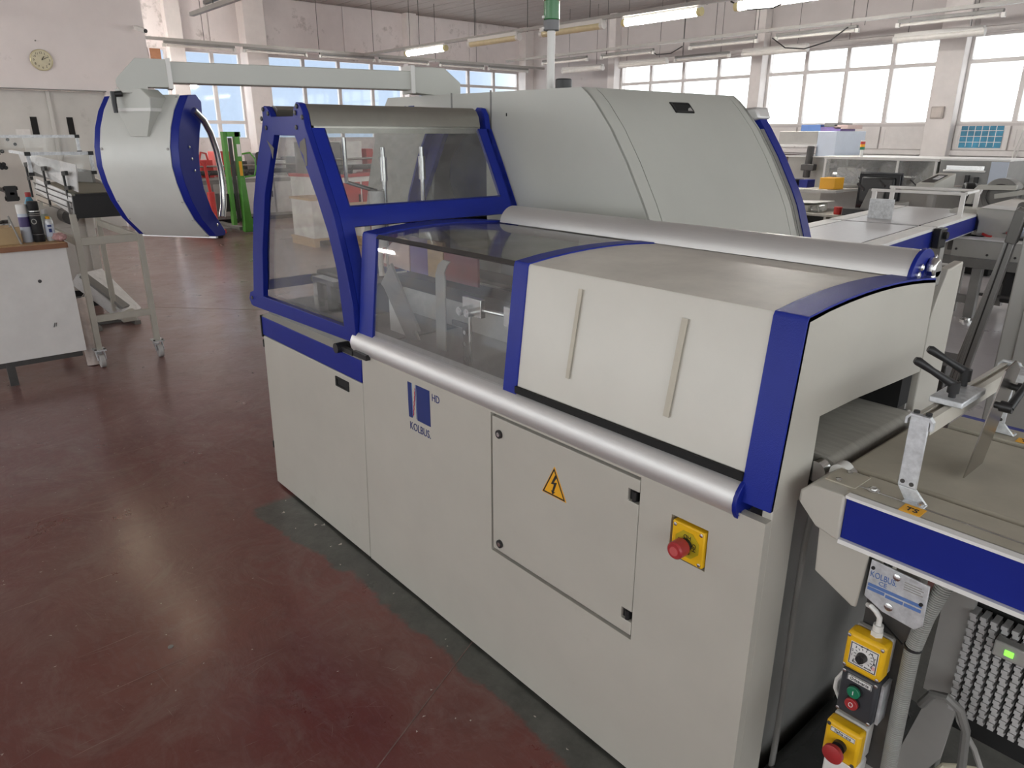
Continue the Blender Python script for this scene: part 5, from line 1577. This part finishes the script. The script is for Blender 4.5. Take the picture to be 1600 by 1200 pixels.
def far_machine(name, label, x, y, w, d, h, mats, rz=0, seed=1, cat="machine", extras=True):
    """distant press unit: base, doors, upper carriage, rails, rollers and knobs"""
    r = random.Random(seed)
    t = thing(name, label, cat, (x, y, 0), rz)
    m0, m1, m2 = mats
    K = lambda n, m, mt, **k: part(n, m, mt, t, local=True, **k)
    K("base", MB().box(-w / 2, w / 2, -d / 2, d / 2, .08, h * .55), m0, bevel=.01)
    K("plinth", MB().box(-w / 2 + .04, w / 2 - .04, -d / 2 + .04, d / 2 - .04, 0, .08), gap_black)
    n = max(1, int(w / .5))
    for k in range(n):
        a = -w / 2 + w * k / n
        K("panel", MB().box(a + .02, a + w / n - .02, -d / 2 - .012, -d / 2, .14, h * .5), m1, bevel=.004)
        K("handle", MB().box(a + w / n - .08, a + w / n - .05, -d / 2 - .03, -d / 2 - .012, h * .3, h * .38), rubber)
    K("top_plate", MB().box(-w / 2 - .02, w / 2 + .02, -d / 2 - .02, d / 2 + .02, h * .55, h * .58), m1, bevel=.004)
    for k in range(int(w / .4) + 1):
        a = -w / 2 + .05 + (w - .3) * k / max(1, int(w / .4))
        hh = h * r.uniform(.12, .40)
        K("upper_unit", MB().box(a, a + r.uniform(.16, .32), -d * r.uniform(.1, .42), d * r.uniform(.1, .42), h * .58, h * .58 + hh), [m0, m1, m2][r.randrange(3)], bevel=.008)
    K("rail", MB().tube([(-w / 2, -d / 2 + .04, h * .72), (w / 2, -d / 2 + .04, h * .72)], .018, 8), steel)
    K("roller", MB().tube([(-w / 2 + .1, -d / 2 + .1, h * .64), (w / 2 - .1, -d / 2 + .1, h * .64)], .045, 12), dark_metal)
    if extras:
        for k in range(4):
            a = r.uniform(-w / 2 + .1, w / 2 - .1)
            K("clamp_knob", MB().cyl((a, -d / 2 - .02, h * .6), (a, -d / 2 - .07, h * .6), .03, 10).bar((a, -d / 2 - .06, h * .6), (a + .08, -d / 2 - .06, h * .66), .02, .02), rubber)
    return t


gw = (grey_metal, white, dark_metal)
far_machine("folding_machine", "grey and white folding machine behind the green stacker", -11.9, 5.0, 1.4, .9, 1.5, gw, PI / 2, 3)
far_machine("gathering_machine", "cluttered grey machine with red units before the end windows", -13.2, 6.6, 1.8, 1.0, 1.5, (mid_grey, white, red_paint), PI / 2, 4)
far_machine("press_unit", "dark press unit with red modules seen through the cabin window", -9.0, 5.4, 1.8, 1.1, 1.75, (white, red_paint, mid_grey), PI / 2 + .3, 5)
far_machine("trimmer", "pale trimmer with wooden pallets seen through the front cabin window", -9.0, 7.4, 1.7, 1.2, 1.5, (white, grey_metal, mid_grey), PI / 2, 6)
far_machine("stitching_machine", "white stitching machine standing near the corner columns", -12.5, 9.2, 2.0, 1.1, 1.6, (white, red_paint, grey_metal), PI / 2, 8)
far_machine("small_press", "dark grey small press between the red truck and the green stacker", -11.7, 3.7, 1.0, .8, 1.5, (mid_grey, grey_metal, red_paint), PI / 2, 9)
for k, (x, y, h) in enumerate([(-7.6, 4.05, 1.0), (-7.4, 4.75, .8), (-7.2, 5.5, .9)]):
    t = thing("paper_pallet", "stack of printed sheets on a wooden pallet, %s behind the cabin" % ["first", "second", "third"][k], "pallet", (x, y, 0))
    for j in range(3):
        part("skid", MB().box(-.4, .4, -.3 + .26 * j, -.22 + .26 * j, 0, .1), wood, t, local=True)
    part("deck", MB().box(-.4, .4, -.32, .32, .1, .13), wood, t, local=True)
    part("paper_stack", MB().box(-.36, .36, -.28, .28, .13, h * .7), paper, t, .006, local=True)
    part("top_board", MB().box(-.38, .38, -.3, .3, h * .7, h * .7 + .03), wood, t, local=True)

# ================================================================== right side: second conveyor line and its machines
def blue_conveyor(name, label, loc, rz, L, W, h=.95, rails=False):
    t = thing(name, label, "conveyor", loc, rz)
    K = lambda n, m, mt, **k: part(n, m, mt, t, local=True, **k)
    K("belt", MB().box(-W + .14, -.14, .0, L, h - .02, h + .002), belt_light, bevel=.004)
    K("edge_strip", MB().box(-.125, -.0, 0, L, h - .02, h + .004), white, bevel=.002)
    K("edge_strip", MB().box(-W, -W + .125, 0, L, h - .02, h + .004), white, bevel=.002)
    K("groove", MB().box(-.135, -.128, 0, L, h - .005, h + .0045), dark_metal)
    K("side_board", MB().box(-.012, .0, 0, L, h - .15, h - .02), blue_smooth, bevel=.002)
    K("side_board", MB().box(-W, -W + .012, 0, L, h - .15, h - .02), blue_smooth, bevel=.002)
    K("bottom_lip", MB().box(-.03, .004, 0, L, h - .158, h - .15), zinc)
    K("end_roller", MB().cyl((-W + .1, L - .02, h - .03), (-.1, L - .02, h - .03), .03, 14), dark_metal)
    for y in (.35, L - .3):
        K("leg", MB().box(-.10, -.04, y, y + .06, .0, h - .15), grey_metal)
        K("leg", MB().box(-W + .04, -W + .10, y, y + .06, .0, h - .15), grey_metal)
        K("cross_bar", MB().box(-W + .1, -.1, y, y + .05, .25, .30), grey_metal)
    K("drive_box", MB().box(-.35, -.08, L * .3, L * .3 + .22, h - .42, h - .16), mid_grey, bevel=.01)
    if rails:
        for y in (.95, 1.5):
            K("guide_rail", MB().tube([(-W + .02, y, h + .20), (-.03, y, h + .20)], .014, 8), white)
            for x in (-W + .05, -.06):
                K("rail_post", MB().box(x - .018, x + .018, y - .018, y + .018, h, h + .20), white)
        K("guide_rail", MB().tube([(-.06, .95, h + .20), (-.06, 1.5, h + .20)], .014, 8), white)
        for y in (.6, 1.2):
            K("clamp_lever", MB().bar((-W + .06, y, h + .22), (-W - .02, y + .06, h + .27), .02, .02), rubber)
        K("sheet_guide", MB().box(-W + .22, -W + .42, .3, .32, h, h + .17), zinc)
    return t


RZ = math.radians(6.0)
blue_conveyor("transfer_conveyor", "long pale belt conveyor with blue side behind the cover rail", (1.24, 3.15, 0), RZ, 1.98, .86)
blue_conveyor("transfer_conveyor", "second blue sided conveyor with guide rails and white posts", (1.02, 5.19, 0), RZ, 1.75, .86, rails=True)
t = thing("joint_bracket", "black and white joint bracket between the two blue conveyors", "bracket", (1.04, 5.12, 0))
part("bracket_body", MB().box(1.05, 1.11, 5.02, 5.16, .80, .955), rubber, t, .01)
part("support_post", MB().box(1.05, 1.11, 5.08, 5.16, 0, .80), grey_metal, t, .004)
part("knob", MB().cyl((1.11, 5.09, .90), (1.14, 5.09, .90), .03, 12), rubber, t)

# delivery frame of the beige line machine
bl = thing("book_line_machine", "beige book line machine with red tap on dark square legs", "machine", (1.8, 6.5, 0))
B_ = lambda n, m, mt, **k: part(n, m, mt, bl, **k)
SH = lambda m: m.warp(lambda x, y, z: (x - .33, y, z - .015))
bm1 = mk("beige_line", (.46, .455, .42), .45, var=.05)
B_("side_beam", MB().box(.80, 2.4, 6.28, 6.34, .57, .745), bm1, bevel=.006)
B_("beam_top", MB().box(.80, 2.4, 6.27, 6.50, .745, .76), white)
bh = MB()
for x, z in [(.84, .65), (1.25, .66), (1.20, .60), (1.32, .62), (1.10, .62)]:
    bh.cyl((x, 6.28, z), (x, 6.275, z), .011, 8)
B_("beam_bore", bh, dark_metal)
B_("lower_beam", MB().box(.55, 1.60, 6.24, 6.32, .50, .585), mid_grey)
B_("leg", MB().box(1.02, 1.10, 6.22, 6.30, .04, .50), mid_grey, bevel=.004)
B_("leg", MB().box(1.55, 1.63, 7.0, 7.08, .04, .50), mid_grey)
B_("leg", MB().box(1.02, 1.10, 7.0, 7.08, .04, .50), mid_grey)
B_("foot", MB().cyl((1.06, 6.26, 0), (1.06, 6.26, .02), .065, 18).cyl((1.06, 6.26, .02), (1.06, 6.26, .06), .025, 12), steel)
B_("cross_bar", MB().box(.62, 1.02, 6.24, 6.30, .17, .24), mid_grey)
B_("drive_motor", MB().box(1.22, 1.75, 6.45, 6.80, .18, .52).cyl((1.20, 6.5, .35), (1.20, 6.5, .55), .05, 14), rubber, bevel=.02)
B_("tie_rod", MB().tube([(1.08, 6.3, .26), (1.9, 6.35, .26)], .014, 8), dark_metal)
B_("slotted_box", MB().box(.72, 1.0, 6.4, 6.55, .62, .76), mid_grey, bevel=.006)
B_("end_block", SH(MB().prism([(.98, .94), (.955, .985), (1.00, 1.005), (1.22, 1.0), (1.13, .76), (.97, .765)], 'y', 6.55, 6.85)), bm1, bevel=.006)
B_("main_body", SH(MB().prism([(1.24, .72), (1.24, .90), (1.20, 1.0), (1.26, 1.03), (2.6, .99), (2.6, .72)], 'y', 6.5, 7.2)), bm1, bevel=.006)
B_("body_cover", SH(MB().hexa([(1.24, 6.48, 1.03), (2.6, 6.48, .99), (2.6, 7.2, 1.0), (1.24, 7.2, 1.04)], [(1.30, 6.5, 1.06), (2.6, 6.5, 1.03), (2.6, 7.2, 1.04), (1.30, 7.2, 1.08)])), white)
cp = part("button_strip", SH(MB().box(1.52, 1.85, 6.485, 6.50, .80, .90)), light_blue, bl, .003)
for k, (x, mt) in enumerate([(1.50, red_knob), (1.56, ink), (1.63, zinc), (1.70, zinc)]):
    part("button", SH(MB().cyl((x, 6.485, .822), (x, 6.47, .822), .014, 12)), mt, cp)
B_("red_tap", SH(MB().bar((1.36, 6.47, .79), (1.36, 6.47, .74), .03, .04).bar((1.30, 6.47, .80), (1.36, 6.47, .775), .02, .02)), red_paint)
B_("spout", SH(MB().hexa([(1.46, 6.40, .74), (1.75, 6.40, .76), (1.75, 6.46, .76), (1.46, 6.46, .74)], [(1.46, 6.40, .76), (1.75, 6.38, .82), (1.75, 6.46, .82), (1.46, 6.46, .76)])), dark_metal)
wh = part("rubber_wheel", SH(MB().cyl((.72, 7.55, 1.05), (.82, 7.60, 1.05), .14, 28)), rubber, bl, .02)
part("wheel_hub", SH(MB().cyl((.815, 7.60, 1.05), (.835, 7.61, 1.05), .075, 20)), zinc, wh)
wd = part("grey_disc", SH(MB().cyl((1.15, 7.25, 1.09), (1.17, 7.40, 1.09), .17, 36)), mid_grey, bl, .008)
part("disc_ring", SH(MB().tube([(1.148 + .11 * math.cos(a * PI / 12), 7.245, 1.09 + .11 * math.sin(a * PI / 12)) for a in range(25)], .006, 6)), dark_metal, wd)
B_("disc_arm", SH(MB().bar((1.12, 7.22, 1.085), (1.62, 7.24, 1.19), .02, .045, (0, 0, 1))), bm1)
B_("arch_bracket", SH(MB().prism([(.88, 1.0), (.91, 1.12), (.97, 1.19), (1.30, 1.20), (1.30, 1.155), (1.00, 1.145), (.96, 1.08), (.94, 1.0)], 'y', 7.18, 7.24)), bm1, bevel=.006)
for k in range(5):
    B_("upper_lever", SH(lever((1.45 + .12 * k, 7.3, 1.20), (-.5, .2, .5), .11)), rubber)
B_("upper_housing", SH(MB().box(1.32, 2.4, 7.3, 7.7, 1.03, 1.18)), grey_metal, bevel=.01)
B_("silver_rail", SH(MB().tube([(1.2, 7.28, 1.14), (2.3, 7.28, 1.17)], .022, 10)), steel)

# control console
t = thing("control_console", "small tilted control console with keypad above the rails", "console", (.10, 7.2, 0))
CW = lambda x, y, z: (.19 + (x - .05) * .62, y, z - .03)
part("console_box", MB().hexa([(-.10, 7.05, 1.10), (.20, 7.05, 1.10), (.28, 7.45, 1.12), (.0, 7.45, 1.12)], [(-.10, 7.05, 1.20), (.20, 7.05, 1.20), (.28, 7.45, 1.30), (.0, 7.45, 1.30)]).warp(CW), bm1, t, .01)
part("keypad", MB().hexa([(-.05, 7.10, 1.212), (.15, 7.10, 1.212), (.20, 7.36, 1.277), (.03, 7.36, 1.277)], [(-.05, 7.10, 1.216), (.15, 7.10, 1.216), (.20, 7.36, 1.281), (.03, 7.36, 1.281)]).warp(CW), dark_window, t)
part("screen", MB().hexa([(.06, 7.20, 1.240), (.15, 7.20, 1.240), (.17, 7.32, 1.270), (.08, 7.32, 1.270)], [(.06, 7.20, 1.244), (.15, 7.20, 1.244), (.17, 7.32, 1.274), (.08, 7.32, 1.274)]).warp(CW), zinc, t)
part("console_post", MB().box(.18, .24, 7.2, 7.28, 0, 1.08), grey_metal, t)

# long machine under a clear hood
hd = thing("hooded_machine", "long grey machine under a clear hood with white roof edge", "machine", (-1.2, 9.2, 0))
H_ = lambda n, m, mt, **k: part(n, m, mt, hd, **k)
H_("base", MB().box(-1.85, .45, 8.9, 9.9, .12, .98), grey_metal, bevel=.01)
H_("plinth", MB().box(-1.82, .4, 8.95, 9.85, 0, .12), gap_black)
H_("top_edge", MB().box(-1.85, -.36, 8.88, 9.9, 1.335, 1.372), white, bevel=.004)
H_("hood_sheet", MB().box(-1.84, -.38, 8.90, 8.908, 1.02, 1.335), plexi_far)
for x in (-1.83, -.86, -.40):
    H_("hood_post", MB().box(x - .015, x + .015, 8.89, 8.92, .98, 1.34), white)
H_("inner_wall", MB().box(-1.84, -.4, 9.6, 9.65, .98, 1.33), grey_metal)
H_("inner_unit", MB().box(-1.75, -1.35, 9.1, 9.5, .98, 1.22), white, bevel=.01)
H_("inner_unit", MB().box(-1.15, -.95, 9.1, 9.5, .98, 1.30), grey_metal, bevel=.01)
H_("inner_shaft", MB().tube([(-1.84, 9.2, 1.12), (-.4, 9.2, 1.12)], .03, 10), steel)
H_("slope_cover", MB().prism([(-.74, .98), (-.40, .98), (-.40, 1.33), (-.46, 1.33)], 'y', 8.93, 9.6), bm1)
H_("end_block", MB().box(-.34, .40, 8.85, 9.8, .98, 1.36), mk("end_grey", (.30, .30, .29), .45), bevel=.01)
H_("end_cheek", MB().box(.22, .40, 8.84, 8.852, 1.0, 1.35), light_blue)
H_("end_roof", MB().box(-.34, .41, 8.84, 9.8, 1.355, 1.375), white)
H_("slot_window", MB().box(-.26, .16, 8.835, 8.851, 1.24, 1.30), steel, bevel=.004)
H_("slot_bar", MB().tube([(-.28, 8.82, 1.235), (.18, 8.82, 1.235)], .012, 8), white)
H_("clamp", MB().box(-.02, .02, 8.80, 8.851, 1.10, 1.19).box(.08, .12, 8.80, 8.851, 1.10, 1.17), rubber)
H_("front_tray", MB().box(-.35, .70, 8.5, 8.88, 1.0, 1.04), zinc)
H_("front_rod", MB().tube([(-.4, 8.6, 1.06), (.1, 8.6, 1.06)], .02, 8), steel)
tw = part("tower_pole", MB().cyl((-1.42, 9.05, 1.37), (-1.42, 9.05, 1.46), .022, 12), white, hd)
for z, mt in [(1.46, green_knob), (1.495, orange_yellow), (1.53, red_paint)]:
    part("tower_lamp", MB().cyl((-1.42, 9.05, z), (-1.42, 9.05, z + .035), .03, 14), mt, tw)
part("tower_cap", MB().cyl((-1.42, 9.05, 1.565), (-1.42, 9.05, 1.58), .03, 14), white, tw)
for k in range(5):
    H_("bed_lever", lever((-1.2 + .33 * k, 8.85, .99), (-.7, -.1, .5), .14), rubber)
# tall unit at its far end
tu = thing("tall_unit", "tall pale blue and grey cabinet unit at the end of the hooded machine", "cabinet", (-2.3, 9.6, 0))
part("unit_foot", MB().box(-2.58, -2.0, 9.35, 10.05, 0, .1), gap_black, tu)
part("unit_body", MB().box(-2.62, -1.96, 9.3, 10.1, .1, 1.36), bm1, tu, .01)
part("upper_box", MB().box(-2.15, -1.87, 9.2, 10.1, 1.34, 1.70), light_blue, tu, .008)
part("upper_box", MB().box(-2.75, -2.15, 9.2, 10.0, 1.52, 1.70), grey_metal, tu, .008)
part("shelf_strip", MB().box(-2.75, -2.14, 9.15, 10.0, 1.49, 1.52).box(-2.75, -1.96, 9.15, 9.3, 1.345, 1.36), white, tu)
part("piston", MB().cyl((-2.22, 9.15, 1.06), (-2.20, 9.15, 1.50), .05, 14).box(-2.30, -2.10, 9.1, 9.2, 1.16, 1.25), dark_metal, tu, .01)
for k, (x0, x1, z, mt) in enumerate([(-2.5, -2.2, 1.70, ink_label), (-2.2, -1.9, 1.70, violet), (-2.15, -1.95, 1.76, mid_grey), (-2.0, -1.8, 1.73, pale_pink)]):
    solo("stacked_board", MB().box(x0, x1, 9.35, 9.8, z, z + (.09 if k < 1 else .055)), mt, ["blue folder block lying on the tall unit", "violet board lying on the tall unit", "grey board topmost on the tall unit", "pink sheet pile on the edge of the tall unit"][k], "board", bevel=.004)

# desk with monitor
ds = thing("operator_desk", "cluttered beige operator desk with open shelf below the monitor", "desk", (-1.0, 7.6, 0))
part("desk_top", MB().box(-1.75, -.05, 7.35, 8.1, .72, .75), leg_m, ds, .004)
part("shelf_side", MB().box(-1.75, -1.72, 7.37, 8.1, 0, .72).box(-1.0, -.97, 7.37, 8.1, 0, .72).box(-.08, -.05, 7.37, 8.1, 0, .72), leg_m, ds)
part("shelf_back", MB().box(-1.75, -.05, 8.06, 8.1, 0, .72), dark_metal, ds)
part("drawer_front", MB().box(-.96, -.10, 7.36, 7.38, .45, .70), leg_m, ds, .004)
part("upper_shelf", MB().hexa([(-2.3, 7.9, .90), (-1.15, 7.9, .96), (-1.15, 8.6, .96), (-2.3, 8.6, .90)], [(-2.3, 7.9, .95), (-1.15, 7.9, .99), (-1.15, 8.6, .99), (-2.3, 8.6, .95)]), grey_metal, ds)
mo = thing("computer_monitor", "black computer monitor seen from behind on the operator desk", "monitor", (-.75, 7.75, .75))
part("monitor_back", MB().box(-.80, -.33, 7.72, 7.76, .82, 1.22), dark_window, mo, .006)
part("monitor_rim", MB().box(-.81, -.32, 7.75, 7.77, .81, 1.235), mk("dark_rim", (.05, .05, .055), .4), mo)
part("monitor_bulge", MB().box(-.76, -.38, 7.68, 7.73, .90, 1.18), rubber, mo, .02)
part("monitor_stand", MB().hexa([(-.72, 7.62, .76), (-.48, 7.62, .76), (-.48, 7.70, .76), (-.72, 7.70, .76)], [(-.64, 7.66, 1.05), (-.46, 7.66, 1.05), (-.46, 7.70, 1.05), (-.64, 7.70, 1.05)]), mid_grey, mo, .006)
part("stand_foot", MB().box(-.78, -.42, 7.52, 7.85, .75, .765), rubber, mo, .004)
solo("red_cup", MB().lathe([(.042, 0), (.046, .01), (.048, .085), (.040, .087)], (-.88, 7.46, .75), 18), red_paint, "red cup on the operator desk beside the monitor", "cup")
solo("yellow_carton", MB().box(-1.45, -1.25, 8.05, 8.3, .99, 1.13), orange_yellow, "yellow orange carton on the shelf next to the monitor", "carton", bevel=.004)
solo("black_desk_box", MB().box(-.80, -.45, 7.40, 7.52, .75, .83), rubber, "flat black box under the monitor stand", "box", bevel=.004)
solo("grey_desk_box", MB().box(-.40, -.22, 7.45, 7.8, .75, .92), grey_metal, "small grey box beside the monitor", "box", bevel=.006)
t = thing("desk_printer", "low beige printer with white sheet on the desk", "printer", (-1.45, 7.7, .75))
part("printer_body", MB().box(-1.70, -1.25, 7.45, 7.95, .75, .83), leg_m, t, .012)
part("paper_sheet", MB().hexa([(-1.72, 7.45, .835), (-1.15, 7.45, .86), (-1.15, 7.9, .86), (-1.72, 7.9, .835)], [(-1.72, 7.45, .842), (-1.15, 7.45, .868), (-1.15, 7.9, .868), (-1.72, 7.9, .842)]), paper, t)
cr = MB()
bmesh.ops.create_icosphere(cr.bm, subdivisions=2, radius=1)
for v in cr.bm.verts:
    a = .25 * math.sin(9 * v.co.x + 4 * v.co.z)
    v.co = Vector((-1.15 + v.co.x * .10 * (1 + a), 7.50 + v.co.y * .07, .79 + max(-.6, v.co.z) * .055 * (1 + a)))
solo("plastic_bag", cr, plexi_far, "crumpled clear plastic bag on the desk", "bag")
for k, (x, w_) in enumerate([(-2.0, .14), (-1.86, .06), (-1.76, .12)]):
    solo("blue_file", MB().box(x, x + w_, 8.1, 8.3, .99, 1.09), blue_smooth if k != 1 else ink, ["wide blue file on the shelf by the hood arch", "narrow black file between the blue files", "blue file nearest the pen on the shelf"][k], "file", bevel=.004)
for k in range(9):
    solo("white_sheet_pile", MB().box(-2.15 + .11 * k, -2.06 + .11 * k, 7.95, 8.06, .975 + .003 * (k % 2), .985 + .003 * (k % 2)), paper, "small white sheet pile in a row along the grey shelf", "paper", "white sheet piles on the grey shelf")
t = thing("grey_printer", "tall pale grey printer cabinet beside the blue arch", "printer", (-1.75, 6.9, 0))
part("cabinet", MB().prism([(-2.4, 0), (-1.68, 0), (-1.66, .75), (-1.64, .86), (-1.70, .92), (-2.4, .94)], 'y', 6.4, 6.9), white_plastic, t, .01)
part("panel_line", MB().box(-1.668, -1.655, 6.45, 6.85, .55, .56), dark_metal, t)
solo("small_table", MB().box(.55, 1.2, 9.3, 9.8, .98, 1.0).box(.58, .64, 9.35, 9.4, 0, .98).box(1.1, 1.16, 9.35, 9.4, 0, .98).box(.58, .64, 9.7, 9.75, 0, .98).box(1.1, 1.16, 9.7, 9.75, 0, .98), white, "small white table at the end of the hooded machine", "table")
solo("dark_chair", MB().box(.75, 1.2, 8.75, 9.2, .5, .56).box(.75, 1.2, 9.15, 9.2, .56, 1.16).box(.78, .82, 8.8, 8.84, 0, .5).box(1.13, 1.17, 8.8, 8.84, 0, .5).box(.78, .82, 9.1, 9.14, 0, .5).box(1.13, 1.17, 9.1, 9.14, 0, .5), rubber, "dark chair back beside the white table", "chair", bevel=.01)
solo("white_box", MB().box(.60, .95, 9.4, 9.7, 1.0, 1.14), light_blue, "pale blue box on the small white table", "box", bevel=.005)
far_machine("bench_machine", "brown and grey workbench machine along the bright window wall", -4.2, 14.2, 2.4, 1.0, 1.3, (mid_grey, interior_tan, pale_pink), 0, 11)
far_machine("bench_machine", "grey workbench machine below the blue grid poster", -.6, 14.3, 2.4, 1.0, 1.2, (mid_grey, interior_tan, violet), 0, 12)

# tall cabinet at the frame edge with aluminium profiles leaning on it
cb_ = thing("tall_cabinet", "tall plain grey cabinet behind the outfeed conveyor", "cabinet", (2.9, 2.3, 0))
part("cabinet_body", MB().box(2.36, 3.4, 2.2, 3.0, .06, 1.62), mk("cabinet_grey", (.47, .465, .44), .45, var=.03), cb_, .006)
part("cabinet_plinth", MB().box(2.40, 3.38, 2.24, 2.98, 0, .06), gap_black, cb_)
part("cabinet_door", MB().box(2.42, 3.3, 2.193, 2.2, .12, 1.56), MATS["cabinet_grey"], cb_, .003)
prof_alu = mk("anodised_profile", (.47, .47, .46), .38, metal=.55, var=.1, scale=30, stretch=(30, 30, 1))
for k in range(5):
    b0 = Vector((2.02 + .0230 * k, 2.60 - .0330 * k, 0.0))
    b1_ = Vector((2.285 + .012 * k, 2.42 - .052 * k, 1.36 + .012 * (k % 2)))
    t = thing("aluminium_profile", "grooved aluminium profile leaning on the grey cabinet, %s of five" % ["farthest", "second from the back", "middle one", "second from the front", "nearest"][k], "profile", tuple(b0))
    part("bar", MB().bar(b0, b1_, .034, .030, (0, -1, 0)), prof_alu, t, .003)
    d = (b1_ - b0).normalized()
    s_ = Vector((-.35, -.93, .12)) * .016
    part("groove", MB().bar(b0 + s_, b1_ + s_, .006, .004, (0, -1, 0)), dark_metal, t)
    if k in (1, 4):
        part("end_clamp", MB().bar(b1_ - d * .13, b1_ + d * .01, .042, .040, (0, -1, 0)), mid_grey, t, .006)
solo("floor_box", MB().box(1.52, 1.78, 3.55, 3.9, 0, .30).cyl((1.54, 3.56, .1), (1.54, 3.50, .1), .02, 8), dark_metal, "dark box standing on the floor behind the leaning profiles", "box", bevel=.02)

# fasteners and other alike pieces built together above: one object each
for o in [o for o in bpy.data.objects if o.type == 'MESH' and o.name.split('.')[0] in
          ("hinge", "plate_rivet", "slot_hole", "beam_screw", "plate_bolt", "logo_line", "label_strip", "fork", "clamp_knob", "clamp",
           "side_bar", "shelf_side", "support_leg", "beam_bore", "grime_patch", "floor_rail", "profile_lip", "top_rail", "knock_mark")]:
    split_loose(o)
